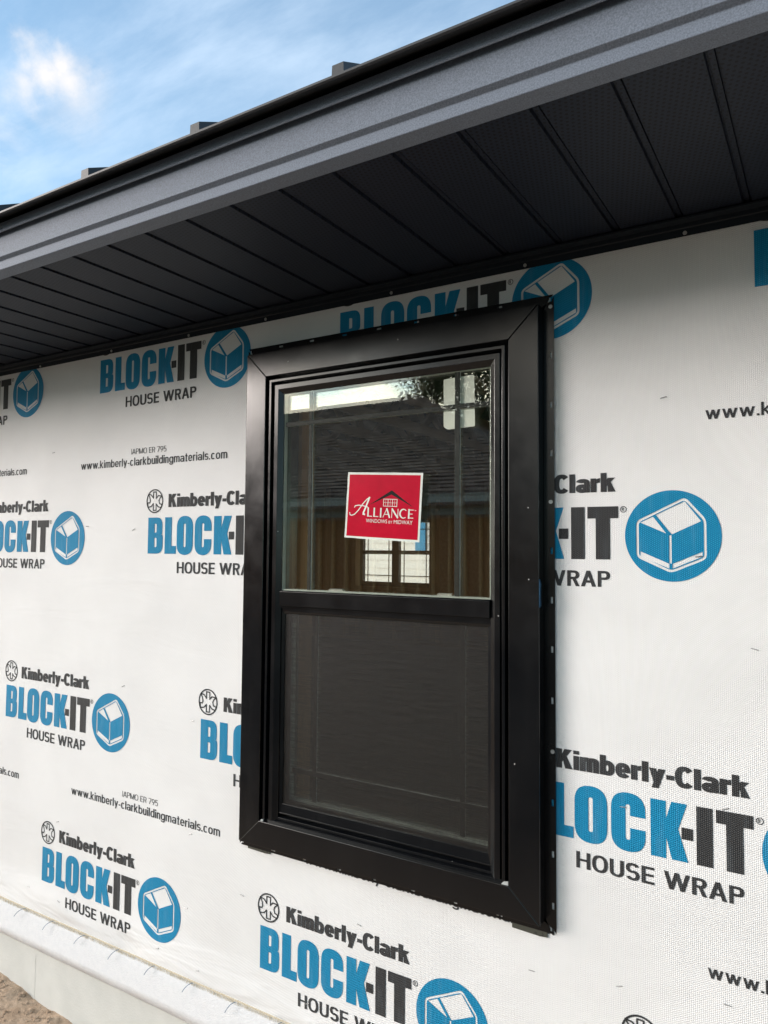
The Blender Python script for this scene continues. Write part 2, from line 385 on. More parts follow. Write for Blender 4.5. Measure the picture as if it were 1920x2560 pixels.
class MB:
    def __init__(s): s.v = []; s.f = []; s.mi = []
    def face(s, pts, mi=0):
        b = len(s.v); s.v += [tuple(q) for q in pts]; s.f.append(tuple(range(b, b+len(pts)))); s.mi.append(mi)
    def box(s, x0, x1, y0, y1, z0, z1, mi=0):
        b = len(s.v)
        s.v += [(x0,y0,z0),(x1,y0,z0),(x1,y1,z0),(x0,y1,z0),(x0,y0,z1),(x1,y0,z1),(x1,y1,z1),(x0,y1,z1)]
        for q in ((0,3,2,1),(4,5,6,7),(0,1,5,4),(1,2,6,5),(2,3,7,6),(3,0,4,7)):
            s.f.append(tuple(b+i for i in q)); s.mi.append(mi)
    def prism(s, poly, y0, y1, mi=0):
        """polygon in the x-z plane (counter-clockwise seen from -y) pushed from y0 (front) to y1"""
        b = len(s.v); n = len(poly)
        s.v += [(x, y0, z) for x, z in poly] + [(x, y1, z) for x, z in poly]
        s.f.append(tuple(b+i for i in range(n))); s.f.append(tuple(b+n+i for i in reversed(range(n)))); s.mi += [mi, mi]
        for i in range(n):
            j = (i+1) % n
            s.f.append((b+i, b+n+i, b+n+j, b+j)); s.mi.append(mi)
    def extrude_x(s, prof, x0, x1, mi=0, closed=True):
        """profile of (y,z) points pushed along x"""
        b = len(s.v); n = len(prof)
        s.v += [(x0, y, z) for y, z in prof] + [(x1, y, z) for y, z in prof]
        for i in range(n if closed else n-1):
            j = (i+1) % n
            s.f.append((b+i, b+n+i, b+n+j, b+j)); s.mi.append(mi)
        if closed:
            s.f.append(tuple(b+i for i in range(n))); s.f.append(tuple(b+n+i for i in reversed(range(n)))); s.mi += [mi, mi]
    def ring(s, o, i, y0, y1, yi=None, mi=0):
        """rectangular frame; o and i are (left, right, bottom, top); inner front edge may sit at depth yi"""
        yi = y0 if yi is None else yi
        b = len(s.v)
        def c(r, y): return [(r[0],y,r[2]),(r[1],y,r[2]),(r[1],y,r[3]),(r[0],y,r[3])]
        s.v += c(o, y0)+c(i, yi)+c(i, y1)+c(o, y1)
        for k in range(4):
            n = (k+1) % 4
            for a in range(4):
                d = (a+1) % 4
                s.f.append((b+a*4+k, b+a*4+n, b+d*4+n, b+d*4+k)); s.mi.append(mi)
    def tube(s, pts, r, n=6, mi=0):
        b = len(s.v); rings = []
        for k, p in enumerate(pts):
            p = Vector(p); a = Vector(pts[max(k-1, 0)]); c = Vector(pts[min(k+1, len(pts)-1)])
            d = (c-a).normalized(); u = d.orthogonal().normalized(); w = d.cross(u)
            rr = r[k] if isinstance(r, (list, tuple)) else r
            for q in range(n):
                t = 2*math.pi*q/n
                s.v.append(tuple(p+u*rr*math.cos(t)+w*rr*math.sin(t)))
        for k in range(len(pts)-1):
            for q in range(n):
                e = (q+1) % n
                s.f.append((b+k*n+q, b+k*n+e, b+(k+1)*n+e, b+(k+1)*n+q)); s.mi.append(mi)
        s.f.append(tuple(b+q for q in reversed(range(n)))); s.f.append(tuple(b+(len(pts)-1)*n+q for q in range(n))); s.mi += [mi, mi]
    def disc(s, x, y, z, r, h, n=12, mi=0):
        """nail head facing -y"""
        poly = [(x+r*math.cos(2*math.pi*k/n), z+r*math.sin(2*math.pi*k/n)) for k in range(n)]
        s.prism(poly, y-h, y, mi)
    def mesh(s, name, mats, fix=True):
        me = bpy.data.meshes.new(name); me.from_pydata(s.v, [], s.f); me.validate()
        for mt in mats: me.materials.append(mt)
        if len(mats) > 1 and len(me.polygons) == len(s.mi): me.polygons.foreach_set('material_index', s.mi)
        if fix:
            bm = bmesh.new(); bm.from_mesh(me); bmesh.ops.recalc_face_normals(bm, faces=bm.faces); bm.to_mesh(me); bm.free()
        me.update(); return me
    def build(s, name, mats, parent=None, kind=None, bevel=0.0, fix=True):
        if not isinstance(mats, (list, tuple)): mats = [mats]
        o = link(name, s.mesh(name, mats, fix), parent, kind=kind)
        if bevel:
            md = o.modifiers.new('bevel', 'BEVEL'); md.width = bevel; md.segments = 2; md.limit_method = 'ANGLE'; md.angle_limit = math.radians(35)
        return o

# ---------------------------------------------------------------- flat shapes, united with a constrained triangulation
def ccw(p):
    a = sum(p[i][0]*p[(i+1) % len(p)][1]-p[(i+1) % len(p)][0]*p[i][1] for i in range(len(p)))
    return list(p) if a > 0 else list(reversed(p))

def unite(adds, holes=()):
    """triangles covering the union of polygons `adds` minus `holes`"""
    vs, fs = [], []
    for p in list(adds)+list(holes):
        p = ccw(p); b = len(vs); vs += [Vector(q) for q in p]; fs.append(list(range(b, b+len(p))))
    na = len(adds)
    v, e, f, ov, oe, of = delaunay_2d_cdt(vs, [], fs, 0, 1e-7)
    tri = [t for t, s in zip(f, of) if s and any(k < na for k in s) and not any(k >= na for k in s)]
    return [tuple(q) for q in v], tri

def rect(x0, y0, x1, y1): return [(x0, y0), (x1, y0), (x1, y1), (x0, y1)]
def diag(xb, yb, xt, yt, w): return [(xb-w/2, yb), (xb+w/2, yb), (xt+w/2, yt), (xt-w/2, yt)]
def arc(cx, cy, rx, ry, w, v, a0, a1, n=18, e=2.35):
    """elliptic band as quads; outer radii rx, ry; thickness w across, v up and down"""
    def pt(t, ax, ay):
        c, s_ = math.cos(t), math.sin(t)
        return (cx+ax*math.copysign(abs(c)**(2/e), c), cy+ay*math.copysign(abs(s_)**(2/e), s_))
    k = max(3, int(n*abs(a1-a0)/360)+2); out = []
    for i in range(k):
        t0 = math.radians(a0+(a1-a0)*i/k); t1 = math.radians(a0+(a1-a0)*(i+1)/k)
        out.append([pt(t0, rx, ry), pt(t1, rx, ry), pt(t1, rx-w, ry-v), pt(t0, rx-w, ry-v)])
    return out
def band(pts, w):
    out = []
    for (x0, y0), (x1, y1) in zip(pts, pts[1:]):
        d = Vector((x1-x0, y1-y0)); l = d.length; d /= l; n = Vector((-d.y, d.x))*w/2; e = d*w*0.35
        out.append([(x0-e.x+n.x, y0-e.y+n.y), (x0-e.x-n.x, y0-e.y-n.y), (x1+e.x-n.x, y1+e.y-n.y), (x1+e.x+n.x, y1+e.y+n.y)])
    return out

def glyph(ch, w):
    """grotesque sans glyphs: cap height 1, stem w; returns (width, polygons)"""
    v = w*0.82; X = 0.73; P = []
    def stem(x, y0=0, y1=1): P.append(rect(x, y0, x+w, y1))
    if ch == 'a':
        W_ = .50+w*.55; r = W_*.5
        P += arc(r, X-.24, r, .24, w, v, 0, 165); P.append(rect(W_-w, 0, W_, X-.23)); P += arc(W_*.46, .215, W_*.46, .23, w, v*.9, 0, 360)
    elif ch in 'bdg':
        W_ = .50+w*.55; X0 = -.02
        P += arc(W_/2, X/2, W_/2, X/2+.015, w, v, 0, 360)
        if ch == 'b': stem(0)
        elif ch == 'd': stem(W_-w)
        else: stem(W_-w, -.05, X); P += arc(W_/2, -.02, W_/2, .23, w, v, 190, 360)
    elif ch == 'c': W_ = .48+w*.5; P += arc(W_/2, X/2, W_/2, X/2+.015, w, v, 42, 318)
    elif ch == 'e': W_ = .50+w*.5; P += arc(W_/2, X/2, W_/2, X/2+.015, w, v, 0, 325); P.append(rect(w*.5, X/2-v*.45, W_-.005, X/2+v*.35))
    elif ch == 'o': W_ = .52+w*.5; P += arc(W_/2, X/2, W_/2, X/2+.015, w, v, 0, 360)
    elif ch == 'i': W_ = w; stem(0, 0, X); P.append(rect(0, 1-v*.85 if w > .2 else 1-w*1.1, w, 1))
    elif ch == 'l': W_ = w; stem(0)
    elif ch == 'k': W_ = .50+w*.6; stem(0); P.append([(w*.9, .26), (w*.9, .26+w*1.25), (W_-w*1.25, X), (W_-.02, X)]); P.append([(W_, 0), (W_-w*1.25, 0), (w*1.15, .36), (w*1.5, .36+w*.95)])
    elif ch in 'mn':
        k = 2 if ch == 'm' else 1; a = (.40+w*.62)
        W_ = (a-w)*k+w
        for i in range(k+1): stem((a-w)*i, 0, X if i == 0 else X-.2)
        for i in range(k): P += arc((a-w)*i+a/2, X-.22, a/2, .235, w, v, 0, 165)
    elif ch == 'u': W_ = .40+w*.62; stem(0, .2, X); stem(W_-w, 0, X); P += arc(W_/2, .22, W_/2, .235, w, v, 190, 360)
    elif ch == 'r': W_ = .20+w*.85; stem(0, 0, X); P.append([(w*.9, X-.02-v*1.1), (w*.9, X-.10), (w*1.15, X-.02), (W_, X+.01), (W_, X-v*1.05)])
    elif ch == 's':
        W_ = .44+w*.4; h = X/2; P += arc(W_/2, h*1.5-v*.25, W_/2, h*.5+v*.25+.012, w, v, 25, 270); P += arc(W_/2, h*.5+v*.25, W_/2, h*.5+v*.25+.012, w, v, 90, -155)
    elif ch == 't': W_ = .22+w*.9; P.append(rect(.10, .10, .10+w, .95)); P.append(rect(0, X-v*.9, W_, X)); P.append(rect(.10, -.0, W_, v*.95))
    elif ch in 'wW':
        h = X if ch == 'w' else 1; W_ = (.80 if ch == 'w' else 1.02)+w*.8; ww = w*1.03; q = (W_-ww)/4
        for xb, xt in ((q, 0), (q, 2*q), (3*q, 2*q), (3*q, 4*q)): P.append(diag(xb+ww/2, 0, xt+ww/2, h, ww))
    elif ch in 'yY':
        h = X; W_ = .48+w*.7; ww = w*1.05; P.append(diag(W_/2, 0, ww/2, h, ww)); P.append(diag(W_*.5-.30*(W_-ww)/2/X-.02, -.22, W_-ww/2, h, ww))
    elif ch == '.': W_ = w; P.append(rect(0, 0, w, w*1.05))
    elif ch == '-': W_ = .22+w*.35; P.append(rect(0, .27, W_, .27+v))
    elif ch == ' ': W_ = .26
    elif ch == 'K': W_ = .56+w*.75; stem(0); P.append([(w*.9, .28), (w*.9, .28+w*1.45), (W_-w*1.4, 1), (W_-.03, 1)]); P.append([(W_, 0), (W_-w*1.3, 0), (w*1.15, .46), (w*1.7, .46+w*.9)])
    elif ch == 'C': W_ = .62+w*.55; P += arc(W_/2, .5, W_/2, .52, w, v, 40, 320, 26); W_ -= .05 if w > .2 else 0
    elif ch == 'O': W_ = .68+w*.55; P += arc(W_/2, .5, W_/2, .52, w, v, 0, 360, 26)
    elif ch == 'H': W_ = .60+w*.6; stem(0); stem(W_-w); P.append(rect(w*.5, .5-v*.42, W_-w*.5, .5+v*.5))
    elif ch == 'U': W_ = .58+w*.6; stem(0, .3, 1); stem(W_-w, .3, 1); P += arc(W_/2, .32, W_/2, .34, w, v, 180, 360)
    elif ch == 'S': W_ = .56+w*.5; P += arc(W_/2, .75-v*.25, W_/2, .26+v*.25, w, v, 22, 270); P += arc(W_/2, .25+v*.25, W_/2, .26+v*.25, w, v, 90, -160)
    elif ch == 'E': W_ = .48+w*.6; stem(0); P += [rect(w*.5, 0, W_, v), rect(w*.5, 1-v, W_, 1), rect(w*.5, .5-v*.4, W_-.03, .5+v*.55)]
    elif ch == 'I': W_ = w; stem(0)
    elif ch in 'RP':
        W_ = .52+w*.6; stem(0); P += [rect(w*.5, 1-v, W_*.6, 1), rect(w*.5, .44, W_*.6, .44+v)]; P += arc(W_*.55, .72, W_*.45, .28, w, v, -92, 92)
        if ch == 'R': P.append(diag(W_-w*.45, 0, W_*.58, .46, w*1.05))
    elif ch == 'A': W_ = .62+w*.8; ww = w*1.05; P += [diag(ww/2, 0, W_/2, 1, ww), diag(W_-ww/2, 0, W_/2, 1, ww), rect(.2, .24, W_-.2, .24+v)]
    elif ch == 'M': W_ = .74+w*.8; stem(0); stem(W_-w); P += [diag(W_/2, 0, w/2, 1, w), diag(W_/2, 0, W_-w/2, 1, w)]
    elif ch == '7': W_ = .56; P += [rect(0, 1-v, W_, 1), diag(.17, 0, W_-w*.55, 1-v*.5, w*1.05)]
    elif ch == '9': W_ = .56; P += arc(W_/2, .68, W_/2, .33, w, v, 0, 360); P += arc(W_/2, .45, W_/2, .47, w, v, 0, 14); P.append(diag(W_*.42, 0, W_-w*.5, .6, w))
    elif ch == '5': W_ = .56; P += [rect(.06, 1-v, W_-.02, 1), rect(.06, .46, .06+w, 1)]; P += arc(W_/2, .31, W_/2, .33, w, v, 140, -150)
    else: W_ = .5
    return W_, P

def text_polys(txt, w, gap, x0, base, width, cap):
    x = 0; allp = []
    for ch in txt:
        wd, P = glyph(ch, w); allp.append((x, P)); x += wd+gap
    x -= gap; sx = width/x
    return [[[(x0+(gx+px_)*sx, base+py_*cap) for px_, py_ in q] for q in P] for gx, P in allp if P]

def add_tris(mb, vt, tri, y, mi, sx=1):
    b = len(mb.v); mb.v += [(q[0], y, q[1]) for q in vt]
    for t in tri:
        mb.f.append(tuple(b+i for i in t)); mb.mi.append(mi)

def rpoly(pts, r, n=5):
    """round the corners of a polygon; r may be a list"""
    out = []; N_ = len(pts)
    for i in range(N_):
        rr = r[i] if isinstance(r, (list, tuple)) else r
        p = Vector(pts[i]); a = Vector(pts[i-1]); c = Vector(pts[(i+1) % N_])
        if rr <= 0: out.append(tuple(p)); continue
        A = p+(a-p).normalized()*min(rr, (a-p).length*.5); B = p+(c-p).normalized()*min(rr, (c-p).length*.5)
        for k in range(n+1):
            t = k/n; out.append(tuple(A*(1-t)**2+p*2*t*(1-t)+B*t*t))
    return out
def circle(cx, cy, r, n=56): return [(cx+r*math.cos(2*math.pi*k/n), cy+r*math.sin(2*math.pi*k/n)) for k in range(n)]
# ================================================================ the house
house = link('house', None); house.location = (0, 0, 0)
tag(house, 'new house under construction in printed white house wrap with black window and charcoal eave', 'house')
XL, XR = -11.0, 4.0                              # ends of the wall
OP = (-1.440, -0.548, 0.832, 2.222)              # rough opening in wall: left, right, bottom, top

mb = MB(); mb.ring((XL, XR, 0.379, 2.60), OP, 0.003, 0.016)
mb.build('wall_sheathing', M_OSB, house)
mb = MB()
for r in ((XL, OP[0], 0.384, 2.56), (OP[1], XR, 0.384, 2.56), (OP[0], OP[1], 0.384, OP[2]), (OP[0], OP[1], OP[3], 2.56)):
    mb.face([(r[0], 0, r[2]), (r[1], 0, r[2]), (r[1], 0, r[3]), (r[0], 0, r[3])])
# thin turned edge at the hem
mb.face([(XL, 0.0028, 0.384), (XR, 0.0028, 0.384), (XR, 0, 0.384), (XL, 0, 0.384)])
wrap = mb.build('house_wrap', M_WRAP, house, fix=False)

# ---- printed lock-up: origin at the lower left of the B, cap height 0.1145
H = 0.1145
def logo_mesh():
    mb = MB()
    Y = -0.0009
    # B
    o = rpoly([(0, 0), (.068, 0), (.068, .060), (.0575, .0595), (.0655, .0605), (.0655, H), (0, H)], [0, .027, .012, .002, .012, .025, 0])
    add_tris(mb, *unite([o], [rpoly(rect(.030, .0205, .0400, .0500), [.001, .004, .004, .001]), rpoly(rect(.030, .0665, .0395, .0945), [.001, .004, .004, .001])]), Y, 0)
    # L
    add_tris(mb, *unite([[(.0776, 0), (.1282, 0), (.1282, .0245), (.1078, .0245), (.1078, H), (.0776, H)]]), Y, 0)
    # O
    add_tris(mb, *unite([rpoly(rect(.1308, -.003, .2008, H+.003), .036, 8)], [rpoly(rect(.1608, .021, .1702, H-.021), .0047)]), Y, 0)
    # C
    add_tris(mb, *unite([rpoly(rect(.2088, -.003, .2788, H+.003), .036, 8)], [rpoly(rect(.2388, .021, .2482, H-.021), .0047), rect(.2435, .0455, .30, .0705)]), Y, 0)
    # K
    add_tris(mb, *unite([[(.2890, 0), (.3192, 0), (.3192, .043), (.3300, 0), (.3608, 0), (.3425, .062), (.3598, H), (.3300, H), (.3192, .079), (.3192, H), (.2890, H)]]), Y, 0)
    # hyphen, I, T
    add_tris(mb, *unite([rect(.3490, .0445, .3705, .0675)]), Y, 1)
    add_tris(mb, *unite([rect(.3768, 0, .4072, H)]), Y, 1)
    add_tris(mb, *unite([[(.4310, 0), (.4618, 0), (.4618, H-.0255), (.4796, H-.0255), (.4796, H), (.4132, H), (.4132, H-.0255), (.4310, H-.0255)]]), Y, 1)
    # registered mark
    P = [circle(.4905, .1075, .0068, 24)]
    v, t = unite(P, [circle(.4905, .1075, .0054, 24)]); add_tris(mb, v, t, Y, 1)
    g = glyph('R', .18)[1]; add_tris(mb, *unite([[(.4877+a*.0062, .1040+b*.0072) for a, b in q] for q in g]), Y, 1)
    # round blue badge with the box house left white
    cx, cz, R_ = .588, .0505, .0945
    def T(p): return (cx+p[0]*R_, cz+p[1]*R_)
    hexa = [(.28, .845), (.702, .346), (.702, -.50), (-.026, -.815), (-.753, -.475), (-.755, .336)]
    outer = rpoly([T(p) for p in hexa], .010)
    c0 = Vector(T((-.02, 0)))
    def inset(poly, d):
        out_ = []
        n = len(poly)
        for i in range(n):
            p = Vector(poly[i]); a = Vector(poly[i-1]); b = Vector(poly[(i+1) % n])
            d1 = (p-a).normalized(); d2 = (b-p).normalized()
            n1 = Vector((d1.y, -d1.x)); n2 = Vector((d2.y, -d2.x))
            if (c0-p).dot(n1) < 0: n1, n2 = -n1, -n2
            bis = (n1+n2).normalized(); out_.append(tuple(p+bis*d/max(.3, bis.dot(n1))))
        return out_
    hx = [T(p) for p in hexa]
    inner = rpoly(inset(hx, .0052), .007)
    whites = [[T(p) for p in q] for q in (
        [(-.333, .463), (.269, .75), (.597, .311), (-.004, .03)],
        [(-.392, .428), (-.114, .049), (-.667, .299)],
        [(-.059, .012), (-.009, .012), (-.009, -.605), (-.059, -.605)],
        [(-.667, -.343), (-.059, -.612), (-.059, -.717), (-.667, -.465)],
        [(.007, -.612), (.619, -.343), (.619, -.449), (.007, -.717)])]
    add_tris(mb, *unite([circle(cx, cz, R_, 72)], [outer]), Y, 0)
    add_tris(mb, *unite([inner], whites), Y, 0)
    # maker's round emblem
    ex, ez, er = .0275, H+.0525, .0385
    add_tris(mb, *unite([circle(ex, ez, er, 40)], [circle(ex, ez, er-.0042, 40)]), Y, 1)
    rt = [(.17, .76), (.17, .22), (.40, .44), (.84, .40), (.60, .22), (.50, .02), (.58, -.22), (.86, -.30), (.78, -.56), (.42, -.48), (.17, -.24), (.17, -.76)]
    lf = [(-.17, .76), (-.17, .26), (-.42, .52), (-.78, .58), (-.60, .30), (-.54, .02), (-.62, -.14), (-.84, -.12), (-.80, -.50), (-.42, -.44), (-.17, -.20), (-.17, -.76)]
    P = []
    for q in (rt, lf): P += band([(ex+a*er, ez+b*er) for a, b in q], .0036)
    P += band([(ex-.17*er, ez+.76*er), (ex+.17*er, ez+.76*er)], .0036)+band([(ex-.17*er, ez-.76*er), (ex+.17*er, ez-.76*er)], .0036)
    add_tris(mb, *unite(P), Y, 1)
    letters = text_polys('Kimberly-Clark', .27, .030, .0905, H+.0318, .384, .0415)
    add_tris(mb, *unite([q for P in letters for q in P]), Y, 1)
    letters = text_polys('HOUSE WRAP', .185, .09, .134, -.0595, .3275, .0345)
    add_tris(mb, *unite([q for P in letters for q in P]), Y, 1)
    return mb.mesh('printed_logo', [M_BLUE, M_INK], fix=False)

def address_mesh():
    mb = MB()
    for txt, w, gap, x0, b, wd, cap in (('www.kimberly-clarkbuildingmaterials.com', .155, .105, 0, 0, .686, .0262), ('IAPMO ER 795', .10, .10, .259, .0375, .165, .0180)):
        letters = text_polys(txt, w, gap, x0, b, wd, cap)
        add_tris(mb, *unite([q for P in letters for q in P]), -0.0009, 0)
    return mb.mesh('printed_address', [M_INK], fix=False)

def flip_to_front(me):
    bm = bmesh.new(); bm.from_mesh(me)
    for f in bm.faces:
        if f.normal.y > 0: f.normal_flip()
    bm.to_mesh(me); bm.free(); me.update()

def cut_out(me, dx, dz, r):
    """copy of a print mesh without what would cross the window opening"""
    bm = bmesh.new(); bm.from_mesh(me)
    x0, x1, z0, z1 = r[0]-dx, r[1]-dx, r[2]-dz, r[3]-dz
    for co, no in (((x0, 0, 0), (1, 0, 0)), ((x1, 0, 0), (1, 0, 0)), ((0, 0, z0), (0, 0, 1)), ((0, 0, z1), (0, 0, 1))):
        bmesh.ops.bisect_plane(bm, geom=bm.verts[:]+bm.edges[:]+bm.faces[:], plane_co=co, plane_no=no)
    dead = [f for f in bm.faces if x0 < f.calc_center_median().x < x1 and z0 < f.calc_center_median().z < z1]
    bmesh.ops.delete(bm, geom=dead, context='FACES')
    m2 = me.copy(); bm.to_mesh(m2); bm.free(); return m2

LOGO = logo_mesh(); flip_to_front(LOGO)
ADDR = address_mesh(); flip_to_front(ADDR)
CUT = (OP[0]-.002, OP[1]+.002, OP[2]-.002, OP[3]+.002)
def place_print(name, me, x, z, x1, z0, z1):
    hit = x < CUT[1] and x+x1 > CUT[0] and z+z0 < CUT[3] and z+z1 > CUT[2]
    o = link(name, cut_out(me, x, z, CUT) if hit else me, wrap); o.location = (x, 0, z)
for row, xs in ((2.1787, (-3.135, -2.1316, -1.1300, -0.1248, .88)), (1.6350, (-3.875, -2.8735, -1.8725, -.8745, .125)), (1.0305, (-3.62, -2.6180, -1.6213, -.6242, .375)), (.4985, (-3.37, -2.3703, -1.3765, -.3870, .615))):
    for x in xs: place_print('printed_logo', LOGO, x, row, .69, -.06, .21)
for row, xs in ((1.9215, (-4.22, -3.2235, -2.2215, -1.2200, -.2190, .782)), (.8185, (-4.22, -3.2100, -2.2215, -1.2260, -.2300, .770))):
    for x in xs: place_print('printed_address', ADDR, x, row if row > 1 or x != -1.226 else .8135, .69, -.01, .06)

# ---- staples that hold the wrap, each in a small dimple
sm = MB()
sm.tube([(-.0062, .0004, -.0012), (-.0058, -.0011, -.0004), (.0058, -.0011, .0006), (.0062, .0004, -.0004)], .0009, 5)
STAPLE = sm.mesh('staple', [M_STAPLE])
for k, (x, z) in enumerate([(-.2994, 1.9753), (-.4015, .7492), (-.1957, .7773), (-.1941, 1.1499), (-.3904, 1.1168), (-1.6555, 1.1345), (-1.9721, 1.2055), (-2.1782, 1.7253), (-1.941, 1.7119), (-2.3784, 1.9912), (-2.2906, .7125), (-1.6545, .8014), (-1.667, .5833), (-1.4459, .6755), (-1.7852, .4335), (-1.614, .4184), (-2.4448, .4585), (-2.273, .4508), (-.5921, .7238), (-.2354, 1.6435), (-.1368, 1.4645), (-1.21, .455), (-1.05, .70)]):
    o = link('staple', STAPLE, wrap); o.location = (x, -.0006, z); o.rotation_euler = (0, random.uniform(-.35, .35), 0)

# ---- sill fleece strip under the hem, stitched with loose threads
mb = MB()
nx = 420
prof = [(.0005, .3825), (-.0012, .373), (-.0028, .355), (-.0038, .325), (-.0042, .290), (-.0044, .2622), (-.0020, .2620), (.001, .30)]
xs = [XL+(XR-XL)*i/nx for i in range(nx+1)]
for x in xs:
    for k, (y, z) in enumerate(prof):
        w = noise.noise(Vector((x*3.1, k*.7, 2.0)))*.0012+noise.noise(Vector((x*11, k*.9, 5.0)))*.0006
        wz = noise.noise(Vector((x*40, k, 1.0)))*.0012+noise.noise(Vector((x*3, 0, 8.0)))*.002
        mb.v.append((x, y+(w if 0 < k < 7 else 0), z+(wz if k in (5, 6) else 0)))
n = len(prof)
for i in range(nx):
    for k in range(n-1):
        mb.f.append((i*n+k, (i+1)*n+k, (i+1)*n+k+1, i*n+k+1)); mb.mi.append(0)
strip = mb.build('sill_fleece_strip', M_FLEECE, house)
for p in strip.data.polygons: p.use_smooth = True
mb = MB(); mb.box(XL, XR, -.0018, .0027, .3812, .3852)
edge = mb.build('raw_wrap_edge', M_TAN, strip)
mb = MB()
for k in range(1500):                              # frayed hem fibres
    x = random.uniform(-2.9, -1.2); mb.tube([(x, -.0018, .3815), (x+random.uniform(-.002, .004), -.0035, .3775-random.uniform(0, .006))], .00035, 3)
mb.build('frayed_fibre', M_TAN, strip, kind='stuff')
for (x0, z0), (x1, z1) in zip([(-2.4436, .3868), (-2.2865, .3844), (-2.1201, .3831), (-1.95, .3859), (-1.7868, .3851), (-1.6246, .3837), (-1.4573, .3831), (-1.29, .384)],
                              [(-2.4984, .3488), (-2.3321, .3482), (-2.162, .3492), (-1.9908, .349), (-1.8221, .3518), (-1.658, .3523), (-1.4875, .3503), (-1.32, .350)]):
    mb = MB(); pts = []
    for k in range(8):
        t = k/7
        pts.append((x0+(x1-x0)*t, -.0035-.010*math.sin(t*1.5)-.004, z0+(z1-z0)*(t*t*.75+t*.25)))
    mb.tube(pts, .0010, 5); mb.build('loose_thread', M_THREAD, strip)

# ---- foundation
mb = MB(); mb.box(XL+.01, XR-.01, .006, .30, -.5, .377)
fnd = mb.build('foundation', M_CONC, house)
mb = MB(); pts = [(-2.3985+noise.noise(Vector((0, 0, k*.9)))*.003, .0058, .235-.0105*k) for k in range(22)]
mb.tube(pts, [.00035+.0003*noise.noise(Vector((k*1.7, 3, 0))) for k in range(22)], 5); mb.build('hairline_crack', M_CRACK, fnd)

# ================================================================ eave
SZ = 2.345
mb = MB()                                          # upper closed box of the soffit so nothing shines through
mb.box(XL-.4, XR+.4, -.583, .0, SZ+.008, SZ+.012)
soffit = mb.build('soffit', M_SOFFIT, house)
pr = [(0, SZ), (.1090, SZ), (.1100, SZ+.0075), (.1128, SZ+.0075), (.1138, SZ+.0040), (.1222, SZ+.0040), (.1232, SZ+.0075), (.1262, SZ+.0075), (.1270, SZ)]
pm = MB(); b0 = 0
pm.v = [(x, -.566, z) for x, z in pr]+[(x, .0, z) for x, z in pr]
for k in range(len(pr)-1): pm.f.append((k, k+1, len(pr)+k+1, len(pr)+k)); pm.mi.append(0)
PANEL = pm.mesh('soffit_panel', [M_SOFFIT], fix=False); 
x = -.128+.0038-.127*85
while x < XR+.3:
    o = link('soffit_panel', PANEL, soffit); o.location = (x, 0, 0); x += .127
# wall channel that carries the inner edge of the soffit, nailed through its flange
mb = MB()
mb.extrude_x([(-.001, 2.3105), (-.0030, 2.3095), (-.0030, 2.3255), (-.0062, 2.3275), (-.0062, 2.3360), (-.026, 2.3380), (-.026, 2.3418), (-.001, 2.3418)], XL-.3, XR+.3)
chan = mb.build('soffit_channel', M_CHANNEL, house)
nm = MB(); nm.disc(0, 0, 0, .0042, .0016, 12); NAIL = nm.mesh('nail_head', [M_NAIL])
for x in [-2.84, -2.4716, -2.0731, -1.7055, -1.3923, -.9668, -.6024, -.2526, .12]:
    o = link('nail_head', NAIL, chan); o.location = (x, -.0032, 2.3170+random.uniform(-.0015, .0015))
# fascia profile, bent from one sheet
mb = MB()
mb.extrude_x([(-.541, 2.3432), (-.541, 2.3412), (-.5835, 2.3375), (-.5855, 2.3385), (-.5855, 2.3590), (-.5945, 2.3655), (-.5945, 2.4330), (-.575, 2.4330), (-.575, 2.366), (-.572, 2.3432)], XL-.4, XR+.4)
mb.build('fascia', M_FASCIA, house, bevel=.0012)
mb = MB()                                          # drip edge: face, kicked-out hem
mb.extrude_x([(-.6030, 2.4205), (-.6065, 2.4180), (-.6080, 2.4195), (-.6050, 2.4240), (-.6050, 2.4425), (-.594, 2.4440), (-.594, 2.4300), (-.6035, 2.4280)], XL-.4, XR+.4)
mb.build('drip_edge', M_FASCIA, house)
PITCH = .50
mb = MB()                                          # roof sheet with rolled lower edge
def rf(y): return 2.4370+(y+.64)*PITCH
mb.extrude_x([(-.640, 2.4355), (-.6430, 2.4375), (-.6430, 2.4415), (-.640, 2.4435), (4.3, rf(4.3)+.006), (4.3, rf(4.3)), (-.60, rf(-.60))], XL-.45, XR+.45)
roof = mb.build('metal_roof', M_ROOF, house)
mb = MB(); mb.extrude_x([(4.3, rf(4.3)), (4.3, rf(4.3)+.006), (9.2, 2.456), (9.2, 2.450)], XL-.45, XR+.45); mb.build('rear_roof', M_ROOF, house)
rb = MB()                                          # one raised rib with open flared end
hw = [(-.0125, -.004), (-.0115, .0195), (.0115, .0195), (.0125, -.004)]
for y in (-.636, 4.3):
    rb.v += [(x, y, rf(y)+.0055+z) for x, z in hw]
for k in range(3): rb.f.append((k, k+1, 4+k+1, 4+k)); rb.mi.append(0)
rb.f.append((0, 1, 2, 3)); rb.mi.append(0)
RIB = rb.mesh('roof_rib', [M_ROOF])
for k in range(-27, 14):
    x = -.706+.331*k+.0115+random.uniform(-.004, .004)
    if not XL-.4 < x < XR+.4: continue
    o = link('roof_rib', RIB, roof); o.location = (x, 0, 0)
# ================================================================ the window
win_mb = MB()
CO = (-1.429, -.5588, .842, 2.209); CI = (-1.358, -.631, .910, 2.1376)    # casing outer / inner
